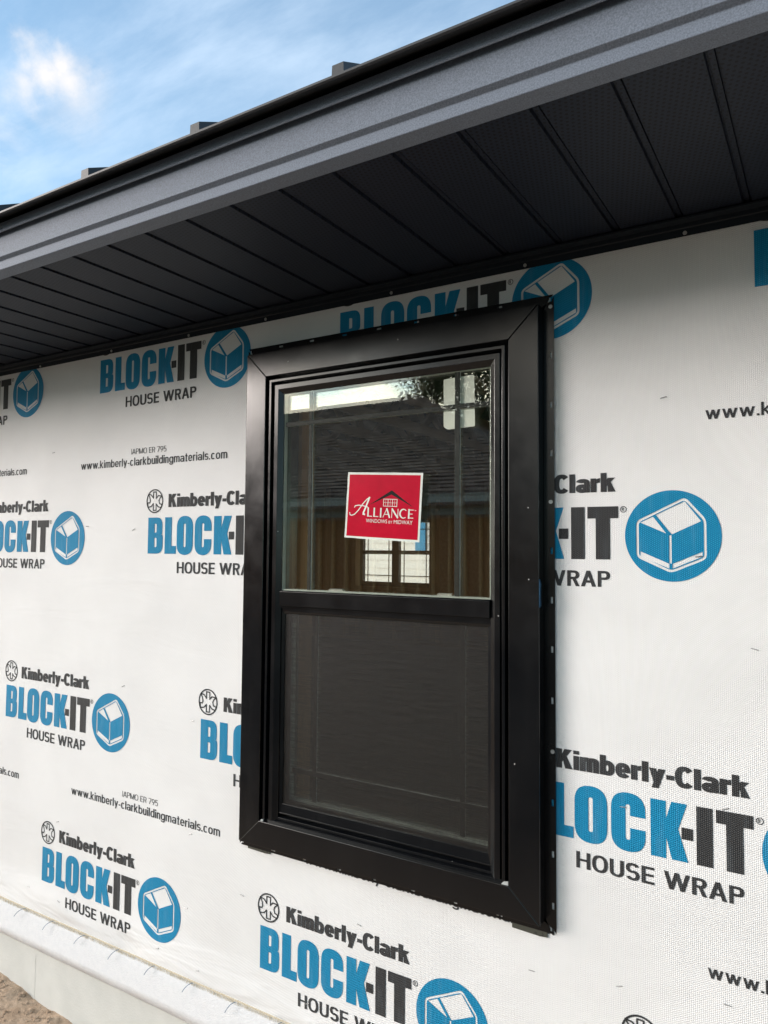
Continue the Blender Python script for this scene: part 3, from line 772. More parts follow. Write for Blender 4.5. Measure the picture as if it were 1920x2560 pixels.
# fixed frame body: recess, stop strip, recess, track with a bevelled inner lip
def exp(r, d): return (r[0]+d, r[1]-d, r[2]+d, r[3]-d)
fi = lambda d, bot: (CI[0]+d, CI[1]-d, bot, CI[3]-d)
win_mb.ring((CO[0]+.02, CO[1]-.02, CO[2]+.02, CO[3]-.02), fi(.010, .890), -.008, .10)
win_mb.ring(fi(.0098, .885), fi(.0175, .8896), -.0335, .06)
win_mb.ring(fi(.0173, .884), fi(.025, .8893), -.010, .06)
win_mb.ring(fi(.0248, .883), fi(.0385, .8890), -.0275, .06)
win_mb.ring(fi(.0383, .882), fi(.0515, .8887), -.0272, .05, yi=-.0185)
window = win_mb.build('window', M_VINYL, house, bevel=.0008)

def mitre(name, o, i, y0, y1, mat, gap=.0004, bevel=.0016):
    L0, R0, B0, T0 = o; L1, R1, B1, T1 = i; g = gap
    for poly in ([(L0+g, T0), (L1+g, T1), (R1-g, T1), (R0-g, T0)], [(L0+g, B0), (R0-g, B0), (R1-g, B1), (L1+g, B1)],
                 [(L0, B0+g), (L1, B1+g), (L1, T1-g), (L0, T0-g)], [(R0, B0+g), (R0, T0-g), (R1, T1-g), (R1, B1+g)]):
        mb = MB(); mb.prism(ccw(poly), y0, y1); mb.build(name, mat, window, bevel=bevel)
mitre('casing', CO, CI, -.038, -.0062, M_VINYL, .00045)

# sill: pocket, track rail, sloped surface up to the sash
mb = MB()
mb.extrude_x([(-.036, .906), (-.0335, .9085), (-.0335, .902), (-.028, .902), (-.0275, .915), (-.0235, .9165), (-.0235, .911), (-.019, .911), (-.0185, .9235), (-.0045, .9275), (-.0045, .9235), (.006, .9235), (.006, .945), (.06, .950), (.06, .8905), (-.036, .8905)], CI[0]+.001, CI[1]-.001)
mb.build('sill_track', M_VINYL2, window, bevel=.0006)
for sx, wd, hgt in ((CI[1]-.0175, .016, .0065), (CI[0]+.0045, .010, .004)):        # pale weld flash in the lower corners
    mb = MB(); mb.prism(ccw([(sx, .9105), (sx+wd, .9105), (sx+wd, .9105+hgt*1.3), (sx+wd*.35, .9105+hgt), (sx+.001, .9105+hgt*.4)]), -.0368, -.034)
    mb.build('weld_flash', M_STRIPW, window)

GL, GR, GT = -1.3065, -.6825, 2.0861
RB, RT = 1.4965, 1.5385                              # meeting rail
mb = MB(); mb.extrude_x([(-.0255, RB), (-.0255, RT-.003), (-.022, RT), (.012, RT+.0015), (.012, RB)], GL, GR)
mb.build('meeting_rail', M_VINYL2, window, bevel=.0007)
mb = MB(); mb.box(GL, GR, -.0150, .004, 1.4815, RB-.0008); mb.box(GL, GR, -.0185, -.0155, 1.4905, RB-.0015); mb.build('screen_head', M_VINYL2, window)
# upper insulating unit
UP = (GL-.004, GR+.004, RT-.004, GT+.006)
def pane(name, r, y0, y1, mat, tilt=(0, 0)):
    c = ((r[0]+r[1])/2, (y0+y1)/2, (r[2]+r[3])/2)
    mb = MB(); mb.box(r[0]-c[0], r[1]-c[0], y0-c[1], y1-c[1], r[2]-c[2], r[3]-c[2]); o = mb.build(name, mat, window)
    o.location = c; o.rotation_euler = (math.radians(tilt[0]), 0, math.radians(tilt[1])); return o
pane('upper_glass_pane', UP, -.0182, -.0155, M_GLASS)
pane('upper_glass_pane', UP, -.0029, -.0004, M_GLASS_IN, (.16, .10))
mb = MB(); mb.ring(exp(UP, .0005), exp(UP, .0075), -.0150, -.0040); mb.build('pane_spacer', M_SPACER, window)
MV = ((-1.2222, -1.2108), (-.7790, -.7654))
def bars(zh, xs, z0, z1, y0, y1):
    ym = (y0+y1)/2-.0006
    def one(bx):
        mb = MB(); mb.box(bx[0], bx[1], y0, ym, bx[2], bx[3]); o = mb.build('grille_bar', M_MUNTIN, window, bevel=.0010)
        mb = MB(); mb.box(bx[0]-.0003, bx[1]+.0003, ym+.0002, y1, bx[2]-.0003, bx[3]+.0003); mb.build('grille_bar_back', M_BARBACK, window, bevel=.0008)
    lo = z0
    for a, b in xs:
        one((a, b, z0, zh[0]-.0006)); one((a, b, zh[1]+.0006, z1))
    one((GL, GR, zh[0], zh[1]))
bars((1.9945, 2.0062), MV, RT, GT+.003, -.0130, -.0070)
for a, b in ((-1.1691, -1.1240), (-.8390, -.7990)):
    mb = MB(); mb.extrude_x([(.014, RT+.0005), (.014, RT+.0065), (.021, RT+.0080), (.030, RT+.0045), (.030, RT+.0005)], a, b); mb.build('tilt_latch', M_WHITE, window, bevel=.0008)
mb = MB(); mb.box(GL, GR, .0125, .045, RB, RT); mb.build('upper_sash_rail', M_VINYL2, window)
# lower sash, set back behind the screen
LS = (GL-.003, GR+.003, .946, RB+.001); LI = (-1.2985, -.6905, .9620, 1.478)
mb = MB(); mb.ring(LS, LI, .006, .052); mb.build('lower_sash', M_VINYL2, window)
pane('lower_glass_pane', (LI[0]-.002, LI[1]+.002, LI[2]-.002, LI[3]+.002), .0165, .0192, M_GLASS)
pane('lower_glass_pane', (LI[0]-.002, LI[1]+.002, LI[2]-.002, LI[3]+.002), .0320, .0347, M_GLASS_IN)
mb = MB(); mb.ring(LI, exp(LI, .0075), .0197, .0315); mb.build('pane_spacer', M_SPACER, window)
bars((1.0365, 1.0490), ((-1.2212, -1.2100), (-.7792, -.7664)), LI[2], LI[3], .0220, .0290)
# insect screen in its own slim frame
SF = (GL, GR, .9325, 1.4812); SI = (GL+.009, GR-.009, .9600, 1.4745)
mb = MB(); mb.ring(SF, SI, -.0140, -.0040, yi=-.0115); mb.box(SF[0], SF[1], -.0155, -.0142, .9340, .9368)
mb.build('screen_frame', M_VINYL2, window, bevel=.0006)
mb = MB(); mb.box(SI[0]-.003, SI[1]+.003, -.0092, -.0088, SI[2]-.003, SI[3]+.003); mb.build('insect_screen', M_SCREEN, window)
# blue protective film left on the side of the right casing
mb = MB(); mb.prism(ccw([(CO[1]+.0003, 1.527), (CO[1]+.0026, 1.532), (CO[1]+.0018, 1.560), (CO[1]+.0028, 1.578), (CO[1]+.0003, 1.590)]), -.0385, -.0300); mb.build('protective_film', M_FILM, window)

# nailing flange: four strips with real slots, mitred with a gap at the corners
FO = (-1.4545, -.5335, .8175, 2.2365)
def flange_v(xi, xo, zs):
    s = 1 if xo > xi else -1; g = .0034
    mb = MB(); a, b = xo-s*.0098, xo-s*.0050
    z0i, z1i = CO[2], CO[3]
    def zt(x): return CO[3]+abs(x-xi)-g
    def zb(x): return CO[2]-abs(x-xi)+g
    y0, y1 = -.0047, -.0038
    mb.prism(ccw([(xi-s*.012, zb(xi)), (a, zb(a)), (a, zt(a)), (xi-s*.012, zt(xi))]), y0, y1)
    mb.prism(ccw([(b, zb(b)), (xo, zb(xo)), (xo, zt(xo)), (b, zt(b))]), y0, y1)
    lo = zb(a)
    for z in sorted(zs)+[None]:
        hi = (z-.0072) if z else zt(a)
        mb.prism(ccw([(a, lo), (b, lo), (b, hi), (a, hi)]), y0, y1)
        if z: lo = z+.0072
    mb.build('nailing_flange', M_FLANGE, window)
def flange_h(zi, zo, xs):
    s = 1 if zo > zi else -1; g = .0034
    mb = MB(); a, b = zo-s*.0098, zo-s*.0050; y0, y1 = -.0047, -.0038
    def xr(z): return CO[1]+abs(z-zi)-g
    def xl(z): return CO[0]-abs(z-zi)+g
    mb.prism(ccw([(xl(zi), zi-s*.012), (xl(a), a), (xr(a), a), (xr(zi), zi-s*.012)]), y0, y1)
    mb.prism(ccw([(xl(b), b), (xl(zo), zo), (xr(zo), zo), (xr(b), b)]), y0, y1)
    lo = xl(a)
    for x in sorted(xs)+[None]:
        hi = (x-.0072) if x else xr(a)
        mb.prism(ccw([(lo, a), (lo, b), (hi, b), (hi, a)]), y0, y1)
        if x: lo = x+.0072
    mb.build('nailing_flange', M_FLANGE, window)
VS = [2.0969, 1.9839, 1.8734, 1.6527, 1.5427, 1.4335, 1.3207, 1.0986, .9876, .8771]
flange_v(CO[1], FO[1], VS); flange_v(CO[0], FO[0], VS)
HS = [-1.3325, -1.2226, -1.1126, -1.0027, -.8910, -.7791, -.6665]
flange_h(CO[3], FO[3], HS); flange_h(CO[2], FO[2], HS)
WN = MB(); WN.disc(0, 0, 0, .0046, .0014, 14); WNAIL = WN.mesh('nail_head', [M_NAIL])
for x, z in ((-.5412, 2.2090), (-.5422, 1.7627), (-.5402, 1.2096), (-1.4470, 1.7627), (-1.447, 1.2096)):
    o = link('nail_head', WNAIL, window); o.location = (x, -.0047, z)
# backing between casing and wall so the frame is a closed box
mb = MB(); mb.ring((CO[0]+.004, CO[1]-.004, CO[2]+.004, CO[3]-.004), (CO[0]+.03, CO[1]-.03, CO[2]+.03, CO[3]-.03), -.0060, .02); mb.build('frame_side', M_VINYL, window)

# ================================================================ things on and around the window
def sheet_obj(name, corners, th, mat):
    """thin rectangular sheet from four corners (bl, br, tr, tl), thickness towards +y"""
    mb = MB(); mb.prism([(c[0], c[1]) for c in corners], 0, th); return mb.build(name, mat)

st = link('sticker', None); st.location = (-.9787, -.0184, 1.7632); st.rotation_euler = (0, math.radians(3.25), 0)
tag(st, 'red white-bordered window maker sticker with black roof emblem, stuck on the upper glass', 'sticker')
SW, SH = .2245, .1716
def uv(u, v): return ((u-.5)*SW, (v-.5)*SH)
mb = MB()
edge_pts = []
for k in range(9): edge_pts.append(((k/8-.5)*SW, -SH/2+noise.noise(Vector((k*.8, 0, 0)))*.0012))
for k in range(9): edge_pts.append((SW/2+noise.noise(Vector((0, k*.8, 4)))*.0010, (k/8-.5)*SH))
for k in range(9): edge_pts.append(((.5-k/8)*SW, SH/2+noise.noise(Vector((k*.8, 0, 7)))*.0008))
for k in range(9): edge_pts.append((-SW/2+noise.noise(Vector((0, k*.8, 9)))*.0012, (.5-k/8)*SH))
ep = []
for q in edge_pts:
    if not ep or (Vector(q)-Vector(ep[-1])).length > .003: ep.append(q)
mb.prism(ccw(ep), -.0004, .0001); mb.build('border', M_STWHITE, st)
mb = MB(); mb.prism(ccw([uv(.026, .030), uv(.976, .030), uv(.972, .966), uv(.026, .966)]), -.0007, -.00045); mb.build('red_field', M_RED, st)
mb = MB(); mb.prism(ccw([uv(.318, .510), uv(.61, .676), uv(.900, .500), uv(.612, .738)]), -.0010, -.00075); mb.build('roof_emblem', M_STBLACK, st)
mb = MB()
P = []
u0, u1, v0, v1 = .512, .688, .502, .606
def ln(a, b, w):
    P.extend(band([uv(*a), uv(*b)], w))
for k in range(4):
    uu = u0+(u1-u0)*k/3; ln((uu, v0), (uu, v1), .0016)
    if k < 3: ln((uu+(u1-u0)/6, v0), (uu+(u1-u0)/6, v1), .0007)
for vv, w in ((v0, .0014), ((v0+v1)/2, .0008), (v1, .0014)): ln((u0, vv), (u1, vv), w)
add_tris(mb, *unite(P), -.00095, 0)
# script capital A: sweeping stroke, thin left leg, crossbar
P = []
P += band([uv(.055, .385), uv(.062, .352), uv(.085, .343), uv(.125, .362), uv(.175, .425), uv(.235, .530), uv(.285, .595), uv(.318, .622)], .0026)
P += band([uv(.318, .622), uv(.300, .560), uv(.272, .470), uv(.248, .395), uv(.245, .372), uv(.262, .366)], .0046)
P += band([uv(.120, .468), uv(.128, .490), uv(.175, .502), uv(.240, .495), uv(.300, .478)], .0024)
add_tris(mb, *unite(P), -.00095, 0)
# LLIANCE in flared capitals: thick stems and thin strokes
def cap_letters(txt, u0, u1, vb, vt):
    tot = sum({'L': .62, 'I': .30, 'A': .86, 'N': .86, 'C': .86, 'E': .62}[c]+.16 for c in txt)-.16
    s = (u1-u0)/tot; u = u0; P = []
    h = vt-vb; tw = .0042; th = .0019
    for c in txt:
        wd = {'L': .62, 'I': .30, 'A': .86, 'N': .86, 'C': .86, 'E': .62}[c]*s
        a, b, mU = u, u+wd, u+wd/2
        if c == 'L': P += band([uv(a+.010, vb+.006), uv(a+.010, vt)], tw)+band([uv(a+.006, vb+.006), uv(b, vb+.004)], th)
        if c == 'I': P += band([uv(mU, vb), uv(mU, vt)], tw)
        if c == 'A': P += band([uv(a, vb), uv(mU, vt)], th)+band([uv(mU, vt), uv(b-.006, vb)], tw)+band([uv(a+wd*.22, vb+h*.34), uv(b-wd*.22, vb+h*.34)], th)
        if c == 'N': P += band([uv(a+.006, vb), uv(a+.006, vt)], th)+band([uv(a+.008, vt), uv(b-.008, vb)], tw)+band([uv(b-.006, vb), uv(b-.006, vt)], th)
        if c == 'C':
            pts = [uv(mU+wd*.05+wd*.50*math.cos(math.radians(t)), vb+h/2+h*.51*math.sin(math.radians(t))) for t in range(48, 316, 16)]
            for k in range(len(pts)-1): P += band(pts[k:k+2], th+(tw-th)*math.sin(math.pi*k/(len(pts)-2))**1.5)
        if c == 'E': P += band([uv(a+.010, vb), uv(a+.010, vt)], tw)+band([uv(a+.008, vb+.005), uv(b, vb+.004)], th)+band([uv(a+.008, vt-.005), uv(b, vt-.005)], th)+band([uv(a+.008, vb+h*.5), uv(b-.012, vb+h*.5)], th)
        u = b+.16*s
    return P
add_tris(mb, *unite(cap_letters('LLIANCE', .300, .905, .338, .464)), -.00095, 0)
def font_polys(body, x0, z0, width, cap, off=0.0):
    cu_ = bpy.data.curves.new('lettering', 'FONT'); cu_.body = body; cu_.offset = off
    ob = bpy.data.objects.new('lettering', cu_); COL.objects.link(ob); bpy.context.view_layer.update()
    me = bpy.data.meshes.new_from_object(ob.evaluated_get(bpy.context.evaluated_depsgraph_get()))
    bpy.data.objects.remove(ob); bpy.data.curves.remove(cu_)
    xs_ = [v.co.x for v in me.vertices]; hi = max(v.co.y for v in me.vertices); lo_ = min(v.co.y for v in me.vertices)
    s = width/(max(xs_)-min(xs_)); m0 = min(xs_)
    vt = [(x0+(v.co.x-m0)*s, z0+(v.co.y)*cap/hi) for v in me.vertices]
    tr = [tuple(p.vertices) for p in me.polygons]; bpy.data.meshes.remove(me)
    return vt, tr
a, b = uv(.288, .248)
add_tris(mb, *font_polys('WINDOWS', a, b, .284*SW, .0095, .0), -.00095, 0)
a, b = uv(.592, .248); add_tris(mb, *font_polys('BY', a, b, .050*SW, .0068, .0), -.00095, 0)
a, b = uv(.660, .248); add_tris(mb, *font_polys('MIDWAY', a, b, .242*SW, .0095, .0), -.00095, 0)
a, b = uv(.915, .446); add_tris(mb, *font_polys('TM', a, b, .024*SW, .0026, .004), -.00095, 0)
lm = mb.mesh('lettering', [M_STWHITE], fix=False); flip_to_front(lm); link('lettering', lm, st)

pl = link('paper_label', None); pl.location = (-.772, -.0054, 2.0110); pl.rotation_euler = (0, math.radians(-1.0), 0)
tag(pl, 'pale green blank paper label stuck inside the upper right glass behind the grille bars', 'label')
mb = MB(); mb.prism(ccw(rpoly([(-.0415, -.056), (-.030, -.0635), (.0425, -.0620), (.0425, .0640), (-.0400, .0620)], [.004, .004, .004, .005, .003])), 0, .0003); mb.build('paper_sheet', M_PALE, pl)

for lab, x0, x1, zt_, zb0, zb1 in (('dark olive plastic shim poking out under the lower left window corner', -1.4255, -1.3440, .830, .8112, .8104),
                                   ('dark olive plastic shim with ink mark under the lower right window corner', -.6368, -.5545, .830, .8060, .8046)):
    sh = link('shim', None); sh.location = ((x0+x1)/2, 0, zb0); tag(sh, lab, 'shim', 'plastic shims under the window')
    w2 = (x1-x0)/2
    mb = MB(); mb.prism(ccw([(-w2, 0), (w2*.55, zb1-zb0-.0006), (w2, zb1-zb0+.0012), (w2, zt_-zb0), (-w2, zt_-zb0)]), -.0036, -.0006); mb.build('shim_body', M_SHIM, sh, bevel=.0006)
    P = band([(w2*.70, .001), (w2*.78, .0035), (w2*.72, .008)], .0012)
    P += band([(w2*.36+.0025*math.cos(t), .0032+.0018*math.sin(t)) for t in [k*.8 for k in range(8)]], .0010)
    mb = MB(); add_tris(mb, *unite(P), -.0040, 0); im = mb.mesh('ink_mark', [M_SHIMINK], fix=False); flip_to_front(im); link('ink_mark', im, sh)

# ================================================================ inside of the house, seen through the glass
mb = MB(); mb.ring((OP[0]-.04, OP[1]+.04, OP[2]-.04, OP[3]+.04), (-1.334, -.655, .905, 2.13), .101, .160); mb.build('rough_opening', M_WOOD, house)
mb = MB(); mb.box(XL, XR, .30, 8.6, .22, .26); mb.build('interior_floor', M_SLAB, house)
mb = MB(); mb.box(XL-.003, XL+.012, .018, 8.135, .25, 2.62); mb.box(XR-.012, XR+.003, .018, 2.2, .25, 2.62); mb.box(XR-.012, XR+.003, 7.2, 8.135, .25, 2.62); mb.box(XR-.012, XR+.003, 2.2, 7.2, 2.35, 2.62)  # unseen right end left open in the middle to let light inside
for xe in (XL, XR): mb.face([(xe, .0, 2.62), (xe, 8.5, 2.62), (xe, 4.3, rf(4.2)-.02)])
mb.build('end_wall', M_OSB, house)
FW = (-6.43, -5.13, 1.105, 2.13)
mb = MB(); mb.ring((XL, XR, .20, 2.80), FW, 8.14, 8.16); far = mb.build('rear_wall', M_OSB, house)
sm_ = MB(); sm_.box(-.019, .019, 8.0, 8.138, .30, 2.66); STUD = sm_.mesh('wall_stud', [M_WOOD])
x = XL+.3
while x < XR:
    if not FW[0]-.05 < x < FW[1]+.05:
        o = link('wall_stud', STUD, far); o.location = (x+random.uniform(-.01, .01), 0, 0)
    x += .405
for x in (FW[0]-.025, FW[0]-.07, FW[1]+.025, FW[1]+.07): o = link('wall_stud', STUD, far); o.location = (x, 0, 0)
mb = MB(); mb.box(XL, XR, 8.0, 8.138, .262, .299); mb.box(XL, XR, 8.0, 8.138, 2.662, 2.74); mb.box(FW[0]-.003, FW[1]+.003, 7.99, 8.138, FW[2]-.055, FW[2]-.012); mb.build('wall_plate', M_WOOD, far)
cr = MB(); cr.box(-.019, .019, 8.0, 8.138, .30, FW[2]-.057); CRIP = cr.mesh('cripple_stud', [M_WOOD])
for x in (-6.2, -5.78, -5.36): o = link('cripple_stud', CRIP, far); o.location = (x, 0, 0)
mb = MB()
mid = (FW[0]+FW[1])/2
mb.ring(FW, (FW[0]+.05, FW[1]-.05, FW[2]+.06, FW[3]-.05), 8.12, 8.20); mb.box(mid-.06, mid+.06, 8.121, 8.199, FW[2]+.055, FW[3]-.045)
rw = mb.build('rear_window', M_FARFRAME, house)
for a, b in ((FW[0]+.05, mid-.06), (mid+.06, FW[1]-.05)):
    mb = MB(); mb.box(a, b, 8.13, 8.18, 1.595, 1.655); mb.build('meeting_rail', M_FARFRAME, rw)
    for z0, z1 in ((FW[2]+.06, 1.595), (1.655, FW[3]-.05)):
        mb = MB(); mb.box(a+.07, a+.084, 8.155, 8.162, z0, z1); mb.box(b-.084, b-.07, 8.1551, 8.1621, z0, z1)
        zz_ = z0+.10 if z0 < 1.5 else z1-.10
        mb.box(a, b, 8.1535, 8.1635, zz_-.007, zz_+.007); mb.build('grille_bar', M_FARFRAME, rw)
        mb = MB(); mb.box(a, b, 8.165, 8.169, z0, z1); mb.build('glass_pane', M_GLASS, rw)
tm = MB()                                            # roof trusses of pale lumber
tm.box(-.019, .019, .10, 8.2, 2.742, 2.83)
def stick(y0, z0, y1, z1):
    d = Vector((y1-y0, z1-z0)).normalized()*.044; nx_, nz_ = -d.y, d.x
    b = len(tm.v); q = [(y0+nx_, z0+nz_), (y0-nx_, z0-nz_), (y1-nx_, z1-nz_), (y1+nx_, z1+nz_)]
    tm.v += [(-.0185, y, z) for y, z in q]+[(.0185, y, z) for y, z in q]
    for f in ((0, 1, 2, 3), (7, 6, 5, 4), (0, 4, 5, 1), (1, 5, 6, 2), (2, 6, 7, 3), (3, 7, 4, 0)): tm.f.append(tuple(b+i for i in f)); tm.mi.append(0)
stick(.1, rf(.1)-.10, 4.2, rf(4.2)-.10); stick(4.3, rf(4.2)-.10, 8.3, rf(.1)-.10)
for (a, b, c, d) in ((1.4, 2.83, 2.2, rf(2.2)-.15), (2.2, rf(2.2)-.15, 3.2, 2.83), (3.2, 2.83, 4.25, rf(4.1)-.15), (4.25, rf(4.1)-.15, 5.3, 2.83), (5.3, 2.83, 6.3, rf(2.2)-.15), (6.3, rf(2.2)-.15, 7.1, 2.83)): stick(a, b, c, d)
TR = tm.mesh('roof_truss', [M_WOODH])
x = XL+.4
while x < XR:
    o = link('roof_truss', TR, house); o.location = (x, 0, 0); x += .61

# ================================================================ ground
def spaced(parts):
    out_ = [parts[0][0]]
    for a, b, n_ in parts: out_ += [a+(b-a)*k/n_ for k in range(1, n_+1)]
    return out_
gx = spaced([(-400, -60, 8), (-60, -12, 14), (-12, -3.6, 30), (-3.6, -1.7, 230), (-1.7, 4, 40), (4, 60, 14), (60, 400, 8)])
gy = spaced([(-400, -60, 8), (-60, -12, 14), (-12, -1.2, 24), (-1.2, -.35, 30), (-.35, .02, 90), (.02, .5, 4), (.5, 12, 6), (12, 60, 8), (60, 400, 8)])
def gz(x, y):
    if y > .05: return -.02
    bank = .058+.052*max(0, min(1, (-x-2.05)/.6)) if x > -4 else .09
    d = max(0, -y)
    z = bank*max(0, 1-d/1.6)+.0
    q = Vector((x, y, 0))
    near = max(0, 1-d/3)
    z += near*(noise.fractal(q*3.3, 1.0, 2.1, 5)*.012+abs(noise.noise(q*17))*.008+noise.noise(q*60)*.003+max(0, noise.noise(q*9+Vector((3, 1, 0))))*.010)
    return z-.02*(1-near)
mb = MB()
for y in gy:
    for x in gx: mb.v.append((x, y, gz(x, y)))
n = len(gx)
for j in range(len(gy)-1):
    for i in range(n-1): mb.f.append((j*n+i, j*n+i+1, (j+1)*n+i+1, (j+1)*n+i)); mb.mi.append(0)
g = mb.build('ground', M_DIRT, kind='structure')
for p in g.data.polygons: p.use_smooth = True

mb = MB()                                            # small clods and stones at the foot of the wall
for k in range(420):
    x = random.uniform(-3.0, -1.9); y = -abs(random.gauss(0, .16))-.004; r = random.choice((.0025, .003, .004, .006, .009))*random.uniform(.7, 1.3)
    c = Vector((x, y, gz(x, y)+r*.25)); b = len(mb.v); ph = random.random()*6
    for i_ in range(2):
        for j_ in range(6):
            a_ = ph+j_*1.047+i_*.5; rr = r*random.uniform(.75, 1.1)*(1 if i_ == 0 else .62)
            mb.v.append((c.x+rr*math.cos(a_), c.y+rr*math.sin(a_), c.z-r*.3+i_*r*random.uniform(.6, .9)))
    for j_ in range(6): mb.f.append((b+j_, b+(j_+1) % 6, b+6+(j_+1) % 6, b+6+j_)); mb.mi.append(0)
    mb.f.append(tuple(b+6+j_ for j_ in range(6))); mb.mi.append(0)
mb.build('soil_clod', M_DIRT, g, kind='stuff')

# ================================================================ house across the yard (mirrored in the glass)
nb = link('neighbour_house', None); nb.location = (-12, -13.4, 0)
tag(nb, 'unfinished house across the yard with dark shingle roof, mirrored in the window glass', 'house')
EY, RY, EZ, RZ = -12.9, -17.4, 2.86, 6.2               # eave and ridge
NX0, NX1, HIP = -27.0, -4.6, -10.4
O = nb.location
def nbuild(mb, name, mats, parent=nb, **k):
    mb.v = [(a-O.x, b-O.y, c-O.z) for a, b, c in mb.v]; return mb.build(name, mats, parent, **k)
mb = MB(); mb.box(NX0+.6, NX1-.6, -21.3, -13.5, -.1, 2.72); nwall = nbuild(mb, 'wall', M_OSB)
ns = MB(); ns.box(-.02, .02, -13.495, -13.37, -.05, 2.40); ns.v = [(a, b-O.y, c-O.z) for a, b, c in ns.v]
NST = ns.mesh('wall_stud', [M_WOOD])
x = -20.0
while x < NX1-.8:
    o = link('wall_stud', NST, nb); o.location = (x-O.x+random.uniform(-.02, .02), 0, 0); x += .405
mb = MB()
for k in range(34):
    t0 = k/34; t1 = (k+1.25)/34
    y0, z0 = EY+(RY-EY)*t0, EZ+(RZ-EZ)*t0; y1, z1 = EY+(RY-EY)*min(1, t1), EZ+(RZ-EZ)*min(1, t1)
    xr0 = NX1+(HIP-NX1)*t0; xr1 = NX1+(HIP-NX1)*min(1, t1)
    x = NX0; tabs = int((xr0-NX0)/.33)
    for q in range(tabs+1):
        a = NX0+q*.33+(.165 if k % 2 else 0)-.165; b = min(a+.322, xr0)
        if b <= a: continue
        j = random.uniform(-.012, .012); lift = random.uniform(.040, .055)
        mb.face([(a, y0+j*.5, z0+j+lift), (b, y0+j*.5, z0+j+lift), (min(b, xr1), y1, z1+.012), (min(a, xr1), y1, z1+.012)])
        mb.face([(min(a, xr1), y1, z1+.006), (min(b, xr1), y1, z1+.006), (b, y0+j*.5, z0+j+lift-.012), (a, y0+j*.5, z0+j+lift-.012)])
nroof = None
rm = MB()
rm.face([(NX0, EY, EZ), (NX1, EY, EZ), (HIP, RY, RZ), (NX0, RY, RZ)]); rm.face([(NX1, EY, EZ), (NX1, -21.9, EZ), (HIP, RY, RZ)]); rm.face([(NX1, -21.9, EZ), (NX0, -21.9, EZ), (NX0, RY, RZ), (HIP, RY, RZ)])
rm.face([(NX0, EY, EZ), (NX0, RY, RZ), (NX0, -21.9, EZ)])
nroof = nbuild(rm, 'roof', M_SHING)
nbuild(mb, 'roof_shingle', M_SHING, nroof, kind='stuff', fix=False)
mb = MB(); mb.box(-7.95, -7.55, -14.35, -13.9, 3.6, 3.92); nbuild(mb, 'roof_vent', M_SHING, nroof)
mb = MB(); mb.box(NX0, NX1, EY-.02, EY+.012, EZ-.20, EZ-.01); nbuild(mb, 'fascia', M_NFASC)
mb = MB(); mb.box(NX0+.1, NX1-.1, -13.42, -13.38, 2.40, 2.62); nbuild(mb, 'frieze_board', M_NFASC)
rt_ = MB(); rt_.box(-.022, .022, -13.48, EY-.03, EZ-.17, EZ-.06); rt_.v = [(a, b-O.y, c-O.z) for a, b, c in rt_.v]
RT_ = rt_.mesh('rafter_tail', [M_WOODH])
x = NX0+.3
while x < NX1: o = link('rafter_tail', RT_, nb); o.location = (x-O.x, 0, 0); x += .61

# ================================================================ white clad building behind, seen through the rear window
fb = link('rear_building', None); fb.location = (-9, 15.5, 0)
tag(fb, 'white lap-sided building with a blue upright panel, seen through the far rear window', 'building')
mb = MB(); mb.box(-12, 12, .05, 4, -.1, 3.4); mb.build('wall', M_SIDING, fb)
bd = MB(); bd.extrude_x([(.045, 0), (.0, .004), (-.004, .0), (.018, .235), (.045, .235)], -12, 12); BOARD = bd.mesh('siding_board', [M_SIDING])
for k in range(14):
    o = link('siding_board', BOARD, fb); o.location = (0, 0, .05+.225*k)
mb = MB(); mb.box(-.52, -.23, -.05, -.006, 1.66, 3.2); mb.build('blue_panel', M_BLUEP, fb)
mb = MB(); mb.extrude_x([(-.5, 3.4), (4.5, 3.4), (2, 5)], -12.4, 12.4); mb.build('roof', M_SHING, fb)

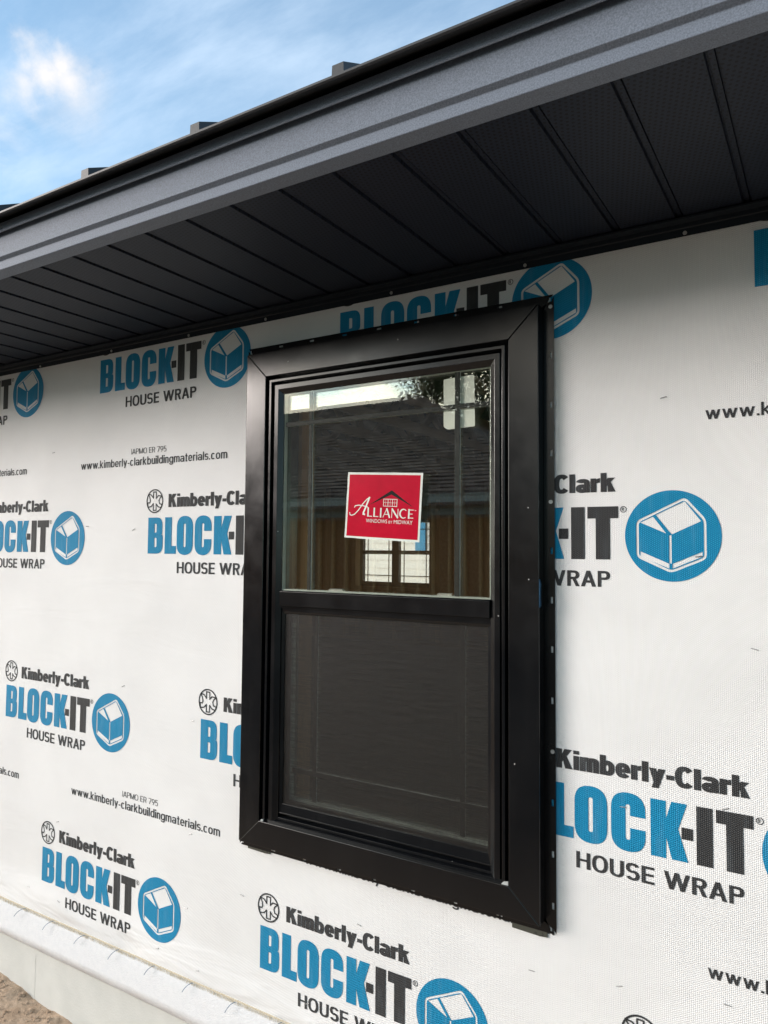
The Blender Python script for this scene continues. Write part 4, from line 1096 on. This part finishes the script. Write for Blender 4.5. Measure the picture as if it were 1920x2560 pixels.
# ================================================================ trees beyond the house across the yard, and an added unseen row to the right
def tree(label, x, y, h, crown_r, crown_z, n_leaf, seed, lean=0.0):
    rnd = random.Random(seed)
    t = link('tree', None); t.location = (x, y, -.03); tag(t, label, 'tree', 'trees across the yard')
    mb = MB()
    top = h*.92
    path = [(.12*math.sin(k*.9+seed), .10*math.cos(k*1.3+seed), top*k/9) for k in range(10)]
    mb.tube(path, [max(.035, .21*(1-k/10.5)) for k in range(10)], 9)
    tips = []
    for k in range(34):
        z = crown_z-crown_r*.9+rnd.random()*(h-crown_z+crown_r*.8)
        a = rnd.random()*6.283; l = crown_r*(.45+.6*rnd.random())*math.sqrt(max(.15, 1-((z-crown_z)/(h-crown_z+.3))**2)) if z > crown_z else crown_r*(.5+.5*rnd.random())
        e = Vector((math.cos(a)*l, math.sin(a)*l, z+l*.30)); e.x += lean; s0 = Vector((0, 0, z)); mdl = (s0+e)/2+Vector((rnd.uniform(-.2, .2), rnd.uniform(-.2, .2), -.12))
        mb.tube([s0, mdl, e], [.055, .035, .012], 5)
        for q in range(5):
            tt = .35+.65*rnd.random(); tips.append(s0.lerp(e, tt)+Vector((rnd.gauss(0, .22), rnd.gauss(0, .22), rnd.gauss(0, .2))))
    mb.build('trunk', M_BARK, t)
    mb = MB()
    for k in range(n_leaf):
        c = tips[rnd.randrange(len(tips))]+Vector((rnd.gauss(0, .30), rnd.gauss(0, .30), rnd.gauss(0, .24)))
        u = Vector((rnd.gauss(0, 1), rnd.gauss(0, 1), rnd.gauss(0, 1))).normalized(); w = u.orthogonal().normalized(); s = rnd.uniform(.05, .11)
        mb.face([c-u*s, c+w*s*.5, c+u*s, c-w*s*.5])
    mb.build('crown', M_LEAF, t, fix=False)
tree('leafy dark tree with a straight trunk rising just behind the shingle roof ridge', -11.35, -20.0, 11.0, 1.7, 8.0, 8500, 3, 1.1)
tree('tall leafy tree standing behind the hip end of the shingle roof', -7.9, -19.6, 11.5, 2.5, 6.6, 9500, 5)
tree('broad unseen tree right of the shingle roof nearest the house, added to block low sky', -1.2, -18.0, 11.5, 3.6, 6.6, 13000, 8)  # first of an unseen row, added to block low sky light
tree('tall narrow unseen tree second to the right of the shingle roof, added to block low sky', 4.5, -19.0, 12.5, 3.4, 7.0, 13000, 11)
tree('bushy unseen tree third to the right of the shingle roof, added to block low sky', 10.5, -17.0, 11.0, 3.6, 6.2, 13000, 13)
tree('far right unseen tree of the row beside the shingle roof, added to block low sky', 17.0, -15.0, 11.5, 3.8, 6.4, 13000, 17)  # last of the added sky-blocking row
tree('low bushy tree tucked against the hip corner of the shingle roof', -9.3, -19.4, 8.3, 1.7, 5.9, 5200, 21)
